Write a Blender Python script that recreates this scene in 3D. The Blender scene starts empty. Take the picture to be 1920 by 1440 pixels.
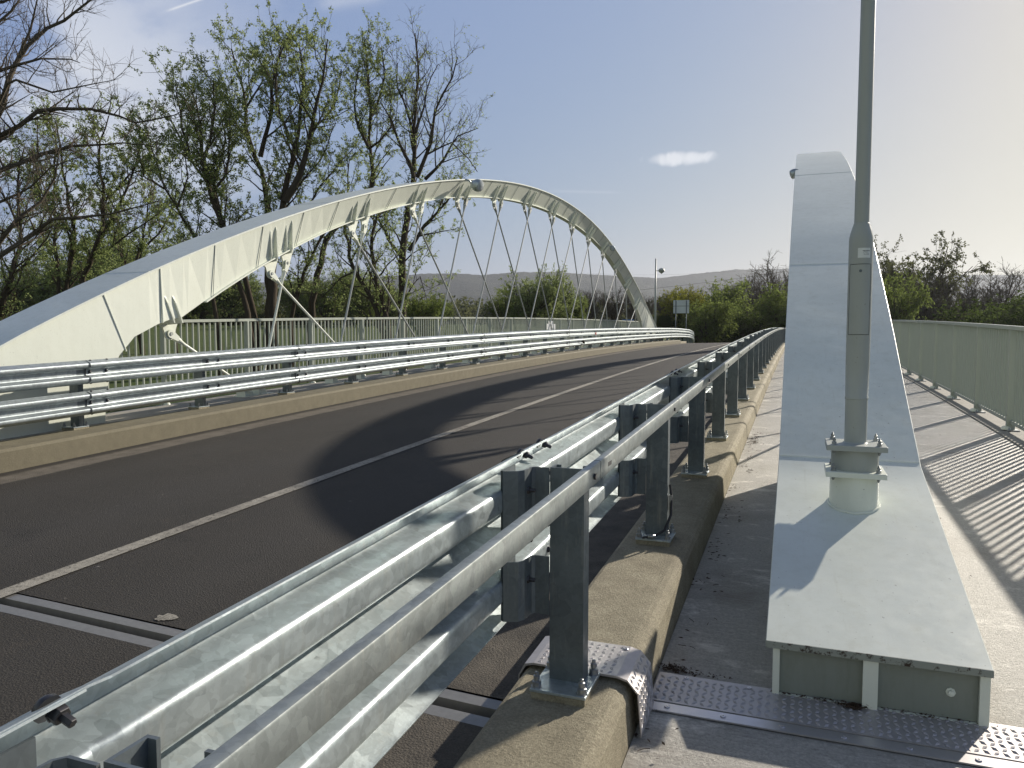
import bpy, bmesh, math, random
import numpy as np
from mathutils import Vector, Matrix

# ------------------------------------------------------------------ camera, world, sun
scene = bpy.context.scene
COL = scene.collection
CAM = np.array([0.0, 0.0, 1.36])
FW = np.array([-0.350062, 0.934472, -0.064952])
RT = np.array([0.936444, 0.350817, 0.000241])
UP = np.array([-0.023011, 0.060740, 0.997888])
FPX = 1425.264
cd = bpy.data.cameras.new("camera")
cam = bpy.data.objects.new("camera", cd)
COL.objects.link(cam)
cd.sensor_width = 36.0
cd.lens = FPX / 1920 * 36.0
cd.clip_start = 0.05
cd.clip_end = 9000
cam.matrix_world = Matrix(((RT[0], UP[0], -FW[0], CAM[0]), (RT[1], UP[1], -FW[1], CAM[1]), (RT[2], UP[2], -FW[2], CAM[2]), (0, 0, 0, 1)))
scene.camera = cam

SUN_AZ = math.radians(28.0)      # from +Y towards +X
SUN_EL = math.radians(25.0)
w = bpy.data.worlds.new("World")
scene.world = w
w.use_nodes = True
nt = w.node_tree
nt.nodes.clear()
N = nt.nodes.new; L = nt.links.new
out = N("ShaderNodeOutputWorld"); bg = N("ShaderNodeBackground")
sky = N("ShaderNodeTexSky"); sky.sky_type = 'NISHITA'; sky.sun_disc = False
sky.sun_elevation = SUN_EL; sky.sun_rotation = SUN_AZ
sky.air_density = 1.0; sky.dust_density = 1.0; sky.ozone_density = 2.0; sky.altitude = 120
SKY_K = 0.1
tc = N("ShaderNodeTexCoord")
def wmath(op, a, b=None, clamp=False):
    n = N("ShaderNodeMath"); n.operation = op; n.use_clamp = clamp
    for i, v in enumerate((a, b)):
        if v is None: continue
        if isinstance(v, (int, float)): n.inputs[i].default_value = v
        else: L(v, n.inputs[i])
    return n.outputs[0]
# thin high haze: the bright part of the sky saturates towards pale cream
sepc = N("ShaderNodeSeparateColor"); L(sky.outputs[0], sepc.inputs[0])
comc = N("ShaderNodeCombineColor")
for i_, (base_, A_, B_) in enumerate(((.215, .62, .55), (.298, .53, .80), (.548, .045, .5))):
    x_2 = wmath('MULTIPLY', sepc.outputs[i_], sepc.outputs[i_])
    q_2 = wmath('MULTIPLY', wmath('DIVIDE', x_2, wmath('ADD', x_2, 100 * B_)), 7.6 * A_)
    L(wmath('ADD', q_2, 7.6 * base_), comc.inputs[i_])
def wdot(vec):
    n = N("ShaderNodeVectorMath"); n.operation = 'DOT_PRODUCT'
    L(tc.outputs['Generated'], n.inputs[0]); n.inputs[1].default_value = vec
    return n.outputs['Value']
def dirpx(x, y):
    d = FW + (x - 960) / FPX * RT - (y - 720) / FPX * UP
    return d / np.linalg.norm(d)
# soft cloud field (upper left) : fbm noise on the direction, masked by a lobe
def lobe(px, py, sharp):
    d = wdot(tuple(dirpx(px, py)))
    m = wmath('SUBTRACT', d, 1.0); m = wmath('MULTIPLY', m, sharp)
    return wmath('EXPONENT', m)
mp = N("ShaderNodeMapping"); mp.inputs['Scale'].default_value = (1.0, 1.0, 1.9)
L(tc.outputs['Generated'], mp.inputs[0])
nz = N("ShaderNodeTexNoise"); nz.inputs['Scale'].default_value = 5.2; nz.inputs['Detail'].default_value = 9; nz.inputs['Roughness'].default_value = 0.52; nz.inputs['Distortion'].default_value = 0.4
L(mp.outputs[0], nz.inputs['Vector'])
cr = N("ShaderNodeMapRange"); cr.inputs[1].default_value = 0.42; cr.inputs[2].default_value = 0.64; cr.interpolation_type = 'SMOOTHSTEP'
L(nz.outputs[0], cr.inputs[0])
cl = wmath('MULTIPLY', cr.outputs[0], lobe(130, 200, 55.0))
cl = wmath('MULTIPLY', cl, .85)
# one small lens cloud
dc = dirpx(1277, 297)
ax = np.cross([0, 0, 1.0], dc); ax /= np.linalg.norm(ax); ay = np.cross(dc, ax)
ex = wmath('MULTIPLY', wdot(tuple(ax)), 1 / 0.038); ey = wmath('MULTIPLY', wdot(tuple(ay)), 1 / 0.0080)
nz2 = N("ShaderNodeTexNoise"); nz2.inputs['Scale'].default_value = 34; nz2.inputs['Detail'].default_value = 8; nz2.inputs['Distortion'].default_value = 1.2
L(tc.outputs['Generated'], nz2.inputs['Vector'])
r2 = wmath('ADD', wmath('MULTIPLY', ex, ex), wmath('MULTIPLY', ey, ey))
r2 = wmath('ADD', r2, wmath('MULTIPLY', wmath('SUBTRACT', nz2.outputs[0], 0.5), 3.0))
front = wmath('GREATER_THAN', wdot(tuple(dc)), 0.5)
lens = N("ShaderNodeMapRange"); lens.inputs[1].default_value = 1.6; lens.inputs[2].default_value = -0.1; lens.interpolation_type = 'SMOOTHSTEP'
L(r2, lens.inputs[0])
lens_o = wmath('MULTIPLY', wmath('MULTIPLY', lens.outputs[0], front), .9)
# two short contrails
def streak(xa, ya, xb, yb, wid):
    a = dirpx(xa, ya); b = dirpx(xb, yb); n_ = np.cross(a, b); n_ /= np.linalg.norm(n_)
    m_ = (a + b); m_ /= np.linalg.norm(m_); t_ = np.cross(n_, m_)
    half = np.arccos(np.clip(a @ b, -1, 1)) / 2
    q1 = wmath('MULTIPLY', wdot(tuple(n_)), 1 / wid); q1 = wmath('MULTIPLY', q1, q1)
    q2 = wmath('MULTIPLY', wdot(tuple(t_)), 1 / half); q2 = wmath('POWER', wmath('ABSOLUTE', q2), 6.0)
    e = wmath('EXPONENT', wmath('MULTIPLY', wmath('ADD', q1, q2), -1.0))
    return wmath('MULTIPLY', e, wmath('GREATER_THAN', wdot(tuple(m_)), 0.3))
c1 = wmath('MULTIPLY', streak(315, 20, 395, -8, 0.0012), 0.5)
c2 = wmath('MULTIPLY', streak(1030, 358, 1160, 361, 0.0016), 0.16)
c3 = wmath('MULTIPLY', streak(600, 8, 720, -14, 0.008), 0.30)
tot = wmath('ADD', wmath('ADD', wmath('ADD', cl, lens_o), wmath('ADD', c1, c2)), c3, True)
mx = N("ShaderNodeMix"); mx.data_type = 'RGBA'
L(tot, mx.inputs[0]); L(comc.outputs[0], mx.inputs[6]); mx.inputs[7].default_value = (6.0, 6.2, 6.6, 1)
# sky away from the sun gets added brightness to fill the camera-facing plates
sv0 = (math.sin(SUN_AZ) * math.cos(SUN_EL), math.cos(SUN_AZ) * math.cos(SUN_EL), math.sin(SUN_EL))
aw = N("ShaderNodeMapRange"); aw.interpolation_type = 'SMOOTHSTEP'; aw.inputs[1].default_value = -0.55; aw.inputs[2].default_value = 0.10
L(wdot(sv0), aw.inputs[0])
mk = N("ShaderNodeMix"); mk.data_type = 'RGBA'; L(aw.outputs[0], mk.inputs[0]); mk.inputs[6].default_value = (2.0, 1.65, 1.05, 1); mk.inputs[7].default_value = (1, 1, 1, 1)
mm = N("ShaderNodeMix"); mm.data_type = 'RGBA'; mm.blend_type = 'MULTIPLY'; mm.inputs[0].default_value = 1.0
L(mx.outputs[2], mm.inputs[6]); L(mk.outputs[2], mm.inputs[7])
zz_ = N("ShaderNodeMapRange"); zz_.interpolation_type = 'SMOOTHSTEP'; zz_.inputs[1].default_value = .45; zz_.inputs[2].default_value = .95; zz_.inputs[3].default_value = 1.0; zz_.inputs[4].default_value = .36
L(wdot((0, 0, 1)), zz_.inputs[0])
m3 = N("ShaderNodeMix"); m3.data_type = 'RGBA'; m3.blend_type = 'MULTIPLY'; m3.inputs[0].default_value = 1.0
L(mm.outputs[2], m3.inputs[6]); L(zz_.outputs[0], m3.inputs[7])
L(m3.outputs[2], bg.inputs['Color']); bg.inputs['Strength'].default_value = SKY_K
L(bg.outputs[0], out.inputs[0])

sd = bpy.data.lights.new("sun", 'SUN'); sd.energy = 4.9; sd.angle = math.radians(0.75); sd.color = (1.0, 0.91, 0.78)
so = bpy.data.objects.new("sun", sd); COL.objects.link(so)
sv = Vector((math.sin(SUN_AZ) * math.cos(SUN_EL), math.cos(SUN_AZ) * math.cos(SUN_EL), math.sin(SUN_EL)))
so.rotation_euler = sv.to_track_quat('Z', 'Y').to_euler()
so.location = (20, 30, 30)
scene.view_settings.view_transform = 'Standard'
scene.view_settings.look = 'None'
scene.view_settings.exposure = 0.4
scene.view_settings.gamma = 1.0
try:
    scene.cycles.max_bounces = 8; scene.cycles.transparent_max_bounces = 12
    scene.cycles.volume_bounces = 0
except Exception: pass

rnd = random.Random(7)
rng = np.random.default_rng(11)

# ------------------------------------------------------------------ deck profile
G0, C0, D0, E0 = 0.03886, -0.04115, -0.02022, 0.04942
def _poly(y): return G0 * y + C0 * y * y / 100 + D0 * y ** 3 / 1e4 + E0 * y ** 4 / 1e6
_z50 = _poly(50.0); _m50 = G0 + 2 * C0 * 50 / 100 + 3 * D0 * 2500 / 1e4 + 4 * E0 * 125000 / 1e6
def zd(y):
    if y < 0: return G0 * y
    if y <= 50: return _poly(y)
    t = min(y, 100) - 50
    z = _z50 + _m50 * t - 0.00115 * t * t
    if y > 100: z += (_m50 - 0.0023 * 50) * (y - 100) * 0.5
    return z
def deck_ys(a, b, step=1.0):
    n = max(1, int(round((b - a) / step)))
    return [a + (b - a) * i / n for i in range(n + 1)]
def pix(x, y, D):
    """point at depth D metres in front of the lens, seen at (x, y)"""
    return CAM + D * (FW + (x - 960) / FPX * RT - (y - 720) / FPX * UP)

# ------------------------------------------------------------------ helpers
class MB:
    def __init__(s): s.v = []; s.f = []; s.sm = []
    def add(s, verts, faces, smooth=False):
        o = len(s.v); s.v += [tuple(map(float, q)) for q in verts]
        for fc in faces: s.f.append(tuple(o + i for i in fc)); s.sm.append(smooth)
        return s
    def box(s, x0, x1, y0, y1, z0, z1, follow=False):
        k = (zd if follow else (lambda y: 0.0))
        v = [(x, y, z + k(y)) for z in (z0, z1) for y in (y0, y1) for x in (x0, x1)]
        return s.add(v, [(0, 2, 3, 1), (4, 5, 7, 6), (0, 1, 5, 4), (2, 6, 7, 3), (0, 4, 6, 2), (1, 3, 7, 5)])
    def cbox(s, x0, x1, y0, y1, z0, z1, c):
        """box with chamfered vertical and top edges"""
        a = [(x0 + c, y0), (x1 - c, y0), (x1, y0 + c), (x1, y1 - c), (x1 - c, y1), (x0 + c, y1), (x0, y1 - c), (x0, y0 + c)]
        b = [(x0 + 2 * c, y0 + c), (x1 - 2 * c, y0 + c), (x1 - c, y0 + 2 * c), (x1 - c, y1 - 2 * c), (x1 - 2 * c, y1 - c), (x0 + 2 * c, y1 - c), (x0 + c, y1 - 2 * c), (x0 + c, y0 + 2 * c)]
        v = [(x, y, z0) for x, y in a] + [(x, y, z1 - c) for x, y in a] + [(x, y, z1) for x, y in b]
        f = [tuple(reversed(range(8))), tuple(range(16, 24))]
        for k in (0, 8):
            for i in range(8): j = (i + 1) % 8; f.append((k + i, k + j, k + 8 + j, k + 8 + i))
        return s.add(v, f)
    def prism(s, poly, fn0, fn1, smooth=False, caps=True):
        n = len(poly)
        v = [fn0(*p) for p in poly] + [fn1(*p) for p in poly]
        f = [(i, (i + 1) % n, n + (i + 1) % n, n + i) for i in range(n)]
        s.add(v, f, smooth)
        if caps: s.add(v, [tuple(reversed(range(n))), tuple(range(n, 2 * n))], False)
        return s
    def sweep(s, poly, ys, fn, smooth=False, closed=True, caps=True):
        """poly: cross-section points (a, b); fn(a, b, y) -> xyz; stations ys"""
        n = len(poly); v = []
        for y in ys: v += [fn(a, b, y) for a, b in poly]
        f = []
        m = n if closed else n - 1
        for k in range(len(ys) - 1):
            for i in range(m):
                j = (i + 1) % n
                f.append((k * n + i, k * n + j, (k + 1) * n + j, (k + 1) * n + i))
        s.add(v, f, smooth)
        if caps and closed:
            e = (len(ys) - 1) * n
            s.add(v, [tuple(reversed(range(n))), tuple(e + i for i in range(n))], False)
        return s
    def tube(s, p0, p1, r0, r1=None, n=10, smooth=True, caps=True):
        r1 = r0 if r1 is None else r1
        p0 = np.array(p0, float); p1 = np.array(p1, float); d = p1 - p0; d = d / np.linalg.norm(d)
        a = np.cross(d, [0, 0, 1.0] if abs(d[2]) < .9 else [1.0, 0, 0]); a /= np.linalg.norm(a); b = np.cross(d, a)
        v = []
        for p, r in ((p0, r0), (p1, r1)):
            for i in range(n):
                t = 2 * math.pi * i / n; v.append(p + r * (math.cos(t) * a + math.sin(t) * b))
        f = [(i, n + i, n + (i + 1) % n, (i + 1) % n) for i in range(n)]
        s.add(v, f, smooth)
        if caps: s.add(v, [tuple(range(n)), tuple(reversed(range(n, 2 * n)))], False)
        return s
    def path(s, pts, rs, n=6, smooth=True):
        pts = [np.array(p, float) for p in pts]; v = []; a = None
        for i, p in enumerate(pts):
            d = pts[min(i + 1, len(pts) - 1)] - pts[max(i - 1, 0)]; d = d / (np.linalg.norm(d) + 1e-9)
            if a is None:
                a = np.cross(d, [0, 0, 1.0] if abs(d[2]) < .9 else [1.0, 0, 0])
            a = a - d * (a @ d); a /= np.linalg.norm(a) + 1e-9; b = np.cross(d, a)
            r = rs[i] if hasattr(rs, '__len__') else rs
            for k in range(n):
                t = 2 * math.pi * k / n; v.append(p + r * (math.cos(t) * a + math.sin(t) * b))
        f = []
        for i in range(len(pts) - 1):
            for k in range(n):
                f.append((i * n + k, (i + 1) * n + k, (i + 1) * n + (k + 1) % n, i * n + (k + 1) % n))
        s.add(v, f, smooth)
        e = (len(pts) - 1) * n
        s.add(v, [tuple(range(n)), tuple(reversed([e + k for k in range(n)]))], False)
        return s
    def lathe(s, prof, c=(0, 0, 0), n=24, axis='z'):
        v = []
        for r, h in prof:
            for i in range(n):
                t = 2 * math.pi * i / n; q = (r * math.cos(t), r * math.sin(t), h)
                if axis == 'x': q = (q[2], q[0], q[1])
                if axis == 'y': q = (q[1], q[2], q[0])
                v.append((c[0] + q[0], c[1] + q[1], c[2] + q[2]))
        f = []
        for k in range(len(prof) - 1):
            for i in range(n): f.append((k * n + i, k * n + (i + 1) % n, (k + 1) * n + (i + 1) % n, (k + 1) * n + i))
        s.add(v, f, True)
        e = (len(prof) - 1) * n
        s.add(v, [tuple(reversed(range(n))), tuple(e + i for i in range(n))], False)
        return s
    def build(s, name, mat, parent=None, fix=True):
        me = bpy.data.meshes.new(name)
        me.from_pydata(s.v, [], s.f)
        me.polygons.foreach_set('use_smooth', s.sm)
        if mat: me.materials.append(mat)
        if fix:
            bm = bmesh.new(); bm.from_mesh(me)
            bmesh.ops.remove_doubles(bm, verts=bm.verts, dist=1e-5)
            bmesh.ops.recalc_face_normals(bm, faces=bm.faces)
            for e in bm.edges:
                if len(e.link_faces) == 2 and e.calc_face_angle(0) > 0.62: e.smooth = False
            bm.to_mesh(me); bm.free()
        me.update()
        o = bpy.data.objects.new(name, me); COL.objects.link(o)
        if parent: o.parent = parent
        return o
def link_mesh(name, me, parent=None, loc=None, rot=None, scale=None):
    o = bpy.data.objects.new(name, me); COL.objects.link(o)
    if parent: o.parent = parent
    if loc is not None: o.location = tuple(float(q) for q in loc)
    if rot is not None: o.rotation_euler = rot
    if scale is not None: o.scale = scale
    return o
def tag(o, label=None, cat=None, group=None, kind=None):
    if label: o['label'] = label
    if cat: o['category'] = cat
    if group: o['group'] = group
    if kind: o['kind'] = kind
    return o
def empty(name, loc=(0, 0, 0)):
    o = bpy.data.objects.new(name, None); COL.objects.link(o); o.location = tuple(float(q) for q in loc)
    o.empty_display_size = 0.2
    return o
def rel(mb, loc):
    mb.v = [(x - loc[0], y - loc[1], z - loc[2]) for x, y, z in mb.v]; return mb

# ------------------------------------------------------------------ materials
def mat(name):
    m = bpy.data.materials.new(name); m.use_nodes = True
    t = m.node_tree; b = t.nodes['Principled BSDF']; return m, t, b
def node(t, k, **kw):
    n = t.nodes.new(k)
    for a, v in kw.items():
        if hasattr(n, a) and not a[0].isupper(): setattr(n, a, v)
    return n
def coord(t, scale=(1, 1, 1), obj=False):
    g = t.nodes.new('ShaderNodeNewGeometry') if not obj else t.nodes.new('ShaderNodeTexCoord')
    m = t.nodes.new('ShaderNodeMapping'); m.inputs['Scale'].default_value = scale
    t.links.new(g.outputs['Position'] if not obj else g.outputs['Object'], m.inputs[0]); return m.outputs[0]
def noise(t, vec, scale, detail=4, rough=.55, dist=0):
    n = t.nodes.new('ShaderNodeTexNoise'); n.inputs['Scale'].default_value = scale; n.inputs['Detail'].default_value = detail
    n.inputs['Roughness'].default_value = rough; n.inputs['Distortion'].default_value = dist
    t.links.new(vec, n.inputs['Vector']); return n.outputs[0]
def ramp(t, fac, stops):
    n = t.nodes.new('ShaderNodeValToRGB'); e = n.color_ramp.elements
    while len(e) < len(stops): e.new(0.5)
    for i, (p, c) in enumerate(stops):
        e[i].position = p; e[i].color = (c[0], c[1], c[2], 1) if hasattr(c, '__len__') else (c, c, c, 1)
    t.links.new(fac, n.inputs[0]); return n.outputs[0]
def mixc(t, fac, a, b, mode='MIX'):
    n = t.nodes.new('ShaderNodeMix'); n.data_type = 'RGBA'; n.blend_type = mode
    for i, v in ((0, fac), (6, a), (7, b)):
        if isinstance(v, (int, float)): n.inputs[i].default_value = v
        elif isinstance(v, tuple): n.inputs[i].default_value = (*v, 1)
        else: t.links.new(v, n.inputs[i])
    return n.outputs[2]
def mth(t, op, a, b=0.0, clamp=False):
    n = t.nodes.new('ShaderNodeMath'); n.operation = op; n.use_clamp = clamp
    for i, v in enumerate((a, b)):
        if isinstance(v, (int, float)): n.inputs[i].default_value = v
        else: t.links.new(v, n.inputs[i])
    return n.outputs[0]
def bump(t, b, h, strength=.3, dist=.01):
    n = t.nodes.new('ShaderNodeBump'); n.inputs['Strength'].default_value = strength; n.inputs['Distance'].default_value = dist
    t.links.new(h, n.inputs['Height']); t.links.new(n.outputs[0], b.inputs['Normal']); return n
def setb(t, b, color=None, rough=None, metal=None, spec=None):
    for k, v in (('Base Color', color), ('Roughness', rough), ('Metallic', metal), ('Specular IOR Level', spec)):
        if v is None: continue
        if isinstance(v, (int, float)): b.inputs[k].default_value = v
        elif isinstance(v, tuple): b.inputs[k].default_value = (*v, 1)
        else: t.links.new(v, b.inputs[k])

def m_paint(name, c, rough=.38, dirt=.10):
    m, t, b = mat(name)
    v = coord(t); n1 = noise(t, v, 1.3, 6, .6); n2 = noise(t, v, 14, 5, .65); vs = coord(t, (3, 3, .6)); n3 = noise(t, vs, 4, 5, .7)
    dk = tuple(q * (1 - dirt * 2.2) for q in c)
    f = mth(t, 'MULTIPLY', ramp(t, n3, [(.45, 0), (.75, 1)]), ramp(t, n2, [(.35, .2), (.7, 1)]))
    col = mixc(t, ramp(t, n1, [(.3, .0), (.75, .35)]), c, dk)
    col = mixc(t, mth(t, 'MULTIPLY', f, dirt * 3.5), col, (c[0] * .62, c[1] * .60, c[2] * .52))
    dr_ = noise(t, coord(t, (26, 2.2, 2.2)), 1.0, 5, .75)
    col = mixc(t, mth(t, 'MULTIPLY', ramp(t, dr_, [(.58, 0), (.72, 1)]), dirt * 2.2), col, (c[0] * .70, c[1] * .68, c[2] * .62))
    n4 = noise(t, v, 60, 3, .5)
    col = mixc(t, ramp(t, n4, [(.705, 0), (.735, .55)]), col, (.16, .14, .11))
    setb(t, b, col, mth(t, 'ADD', mth(t, 'MULTIPLY', n2, .22), rough - .1), 0.0, .45)
    bump(t, b, mth(t, 'ADD', noise(t, v, 2.4, 3), mth(t, 'MULTIPLY', noise(t, v, 160, 2), .06)), .22, .02)
    return m
def m_galv(name, base=(.60, .64, .66), dark=.62, metal=.88, rough=.36, streak=True):
    m, t, b = mat(name)
    v = coord(t)
    wv = noise(t, v, 9, 3, .5)
    ad = t.nodes.new('ShaderNodeVectorMath'); ad.operation = 'ADD'
    cmb = t.nodes.new('ShaderNodeCombineXYZ')
    for i in range(3): t.links.new(mth(t, 'MULTIPLY', wv, .07), cmb.inputs[i])
    t.links.new(v, ad.inputs[0]); t.links.new(cmb.outputs[0], ad.inputs[1])
    vo = t.nodes.new('ShaderNodeTexVoronoi'); vo.feature = 'F1'; vo.inputs['Scale'].default_value = 26; vo.inputs['Randomness'].default_value = 1
    t.links.new(ad.outputs[0], vo.inputs['Vector'])
    sp = t.nodes.new('ShaderNodeSeparateColor'); t.links.new(vo.outputs['Color'], sp.inputs[0])
    vo2 = t.nodes.new('ShaderNodeTexVoronoi'); vo2.inputs['Scale'].default_value = 75
    t.links.new(ad.outputs[0], vo2.inputs['Vector'])
    sp2 = t.nodes.new('ShaderNodeSeparateColor'); t.links.new(vo2.outputs['Color'], sp2.inputs[0])
    big = noise(t, v, 2.2, 6, .6)
    f = mth(t, 'ADD', mth(t, 'MULTIPLY', sp.outputs[0], .55), mth(t, 'MULTIPLY', sp2.outputs[1], .35))
    f = mth(t, 'ADD', f, mth(t, 'MULTIPLY', mth(t, 'SUBTRACT', big, .5), .9), True)
    col = mixc(t, f, tuple(q * dark for q in base), base)
    if streak:
        vs = coord(t, (6, 6, .7)); sn = noise(t, vs, 5, 5, .7)
        col = mixc(t, ramp(t, sn, [(.55, 0), (.8, .45)]), col, (.44, .43, .38))
    setb(t, b, col, mth(t, 'ADD', mth(t, 'MULTIPLY', sp.outputs[1], .10), mth(t, 'ADD', rough - .08, mth(t, 'MULTIPLY', big, .12))), metal, .5)
    bump(t, b, mth(t, 'ADD', noise(t, v, 22, 4, .6), mth(t, 'MULTIPLY', noise(t, v, 150, 3, .6), .3)), .10, .006)
    return m
def m_simple(name, c, rough=.5, metal=0.0, spec=.5, var=.15, sc=8):
    m, t, b = mat(name)
    v = coord(t); n = noise(t, v, sc, 5, .6)
    setb(t, b, mixc(t, n, tuple(q * (1 - var) for q in c), tuple(min(1, q * (1 + var)) for q in c)), rough, metal, spec); return m

M_white = m_paint('off_white_steel_paint', (.75, .785, .69), .36, .06)
M_plate = m_paint('pale_grey_steel_paint', (.715, .755, .69), .34, .13)
M_pole = m_paint('grey_lamp_post_paint', (.37, .395, .365), .42, .06)
M_seam = m_simple('weld_seam_grey', (.33, .35, .33), .6)
M_rust, t, b = mat('rust_stained_edge')
v = coord(t)
col = mixc(t, ramp(t, noise(t, v, 22, 5, .75), [(.52, 0), (.60, 1)]), (.30, .32, .28), (.05, .035, .025))
setb(t, b, col, .6, 0, .3)
M_galv = m_galv('galvanised_sheet', (.53, .60, .62), .62, .66, .40)
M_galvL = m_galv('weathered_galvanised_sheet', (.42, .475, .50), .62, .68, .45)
M_rod = m_paint('grey_hanger_paint', (.38, .40, .38), .4, .06)
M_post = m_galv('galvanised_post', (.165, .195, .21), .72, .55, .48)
M_rail = m_galv('galvanised_rail_tube', (.34, .375, .37), .62, .60, .42)
M_bolt = m_galv('zinc_bolt', (.42, .44, .45), .6, .8, .38, False)
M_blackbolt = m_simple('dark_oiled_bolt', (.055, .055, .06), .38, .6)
M_railing = m_paint('pale_green_railing_paint', (.37, .405, .355), .42, .06)
M_black = m_simple('black_rubber', (.02, .02, .022), .55)

# asphalt --------------------------------------------------
m, t, b = mat('asphalt'); M_asphalt = m
v = coord(t)
g = t.nodes.new('ShaderNodeSeparateXYZ'); t.links.new(v, g.inputs[0])
gr = noise(t, v, 130, 4, .85); gr2 = noise(t, v, 420, 2, .7); big = noise(t, v, .9, 6, .62); mid = noise(t, v, 5, 5, .65)
vo = t.nodes.new('ShaderNodeTexVoronoi'); vo.inputs['Scale'].default_value = 105; t.links.new(v, vo.inputs['Vector'])
col = ramp(t, gr, [(.33, (.008, .0075, .0065)), (.5, (.024, .0215, .018)), (.68, (.084, .075, .062))])
col = mixc(t, ramp(t, big, [(.35, 0), (.7, .55)]), col, mixc(t, .5, col, (.062, .054, .045)))
col = mixc(t, ramp(t, mid, [(.60, 0), (.74, .22)]), col, (.10, .082, .06))
vs_ = coord(t, (9, .7, 1)); tyre = noise(t, vs_, 1.0, 4, .6)
col = mixc(t, ramp(t, tyre, [(.5, 0), (.8, .25)]), col, (.030, .028, .027))
wx = mth(t, 'ADD', g.outputs[0], mth(t, 'MULTIPLY', mth(t, 'SUBTRACT', big, .5), .25))
for cx_ in (-6.35, -4.95, -3.15, -1.95):
    dd_ = mth(t, 'MULTIPLY', mth(t, 'SUBTRACT', wx, cx_), 3.2)
    tr_ = mth(t, 'EXPONENT', mth(t, 'MULTIPLY', mth(t, 'MULTIPLY', dd_, dd_), -1.0))
    col = mixc(t, mth(t, 'MULTIPLY', tr_, .30), col, (.045, .042, .038))
vc = t.nodes.new('ShaderNodeTexVoronoi'); vc.feature = 'DISTANCE_TO_EDGE'; vc.inputs['Scale'].default_value = .33
ad2 = t.nodes.new('ShaderNodeVectorMath'); ad2.operation = 'ADD'; cm2 = t.nodes.new('ShaderNodeCombineXYZ')
t.links.new(mth(t, 'MULTIPLY', noise(t, v, 3, 6, .7), 1.2), cm2.inputs[0]); t.links.new(mth(t, 'MULTIPLY', noise(t, v, 2.3, 6, .7), 1.2), cm2.inputs[1])
t.links.new(v, ad2.inputs[0]); t.links.new(cm2.outputs[0], ad2.inputs[1]); t.links.new(ad2.outputs[0], vc.inputs['Vector'])
crk = mth(t, 'MULTIPLY', ramp(t, vc.outputs['Distance'], [(.0, 1), (.0028, 0)]), ramp(t, noise(t, v, .5, 3, .5), [(.52, 0), (.6, .75)]))
col = mixc(t, crk, col, (.008, .007, .006))
col = mixc(t, ramp(t, noise(t, v, 1.7, 3, .4), [(.66, 0), (.74, .45)]), col, (.014, .013, .012))
# sand deposit along the left kerb
gx = mth(t, 'ADD', g.outputs[0], mth(t, 'MULTIPLY', mth(t, 'SUBTRACT', noise(t, v, 3.5, 5, .6), .5), .10))
dep = t.nodes.new('ShaderNodeMapRange'); dep.interpolation_type = 'SMOOTHSTEP'; dep.inputs[1].default_value = -6.93; dep.inputs[2].default_value = -7.00
t.links.new(gx, dep.inputs[0])
dep2 = t.nodes.new('ShaderNodeMapRange'); dep2.interpolation_type = 'SMOOTHSTEP'; dep2.inputs[1].default_value = -7.40; dep2.inputs[2].default_value = -7.26
t.links.new(gx, dep2.inputs[0])
dd = mth(t, 'MULTIPLY', mth(t, 'MULTIPLY', dep.outputs[0], dep2.outputs[0]), ramp(t, mid, [(.25, .35), (.6, .8)]))
col = mixc(t, dd, col, mixc(t, gr, (.12, .10, .08), (.26, .235, .19)))
# dusty strip under the right barrier
dr = t.nodes.new('ShaderNodeMapRange'); dr.interpolation_type = 'SMOOTHSTEP'; dr.inputs[1].default_value = -1.55; dr.inputs[2].default_value = -1.25
t.links.new(gx, dr.inputs[0])
col = mixc(t, mth(t, 'MULTIPLY', dr.outputs[0], ramp(t, mid, [(.35, .15), (.65, .6)])), col, mixc(t, gr, (.08, .07, .055), (.22, .19, .15)))
# chipped spots
sp_ = noise(t, v, 26, 2, .4)
col = mixc(t, ramp(t, sp_, [(.77, 0), (.79, .7)]), col, (.22, .21, .19))
setb(t, b, col, .78, 0, .35)
bump(t, b, mth(t, 'ADD', gr, mth(t, 'ADD', mth(t, 'MULTIPLY', vo.outputs['Distance'], .8), mth(t, 'MULTIPLY', gr2, .4))), .75, .006)

def m_concrete(name, c1, c2, grain=140, brushed=False, bstr=.4, stain=(.10, .085, .07), st=.5, rough=.82):
    m, t, b = mat(name); v = coord(t)
    n1 = ramp(t, noise(t, v, grain, 5, .85), [(.3, 0), (.7, 1)]); n2 = noise(t, v, 1.6, 6, .65); n3 = noise(t, v, 7, 5, .7)
    if brushed:
        vb = coord(t, (1.6, 14, 1)); nb = noise(t, vb, 7, 6, .75)
    else: nb = n3
    col = mixc(t, n1, c1, c2)
    col = mixc(t, ramp(t, nb, [(.35, .0), (.7, .5)]), col, tuple(q * .74 for q in c1))
    col = mixc(t, ramp(t, n2, [(.50, 0), (.70, st)]), col, stain)
    if brushed:
        col = mixc(t, ramp(t, noise(t, coord(t, (1, 1.8, 1)), 2.6, 7, .75), [(.56, 0), (.66, .55)]), col, tuple(min(1, q * 1.45) for q in c2))
        lf = noise(t, v, 34, 3, .6)
        col = mixc(t, ramp(t, lf, [(.735, 0), (.75, .8)]), col, (.045, .028, .018))
    setb(t, b, col, rough, 0, .4)
    bump(t, b, mth(t, 'ADD', mth(t, 'MULTIPLY', n1, .7), mth(t, 'MULTIPLY', nb, 1.0)), bstr, .006)
    return m
M_kerb = m_concrete('sandy_kerb_concrete', (.17, .15, .10), (.54, .485, .35), 95, False, .9, (.17, .145, .10), .45)
M_walk = m_concrete('brushed_walkway_concrete', (.25, .24, .215), (.66, .64, .585), 70, True, .8, (.16, .13, .10), .55, .46)
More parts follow.
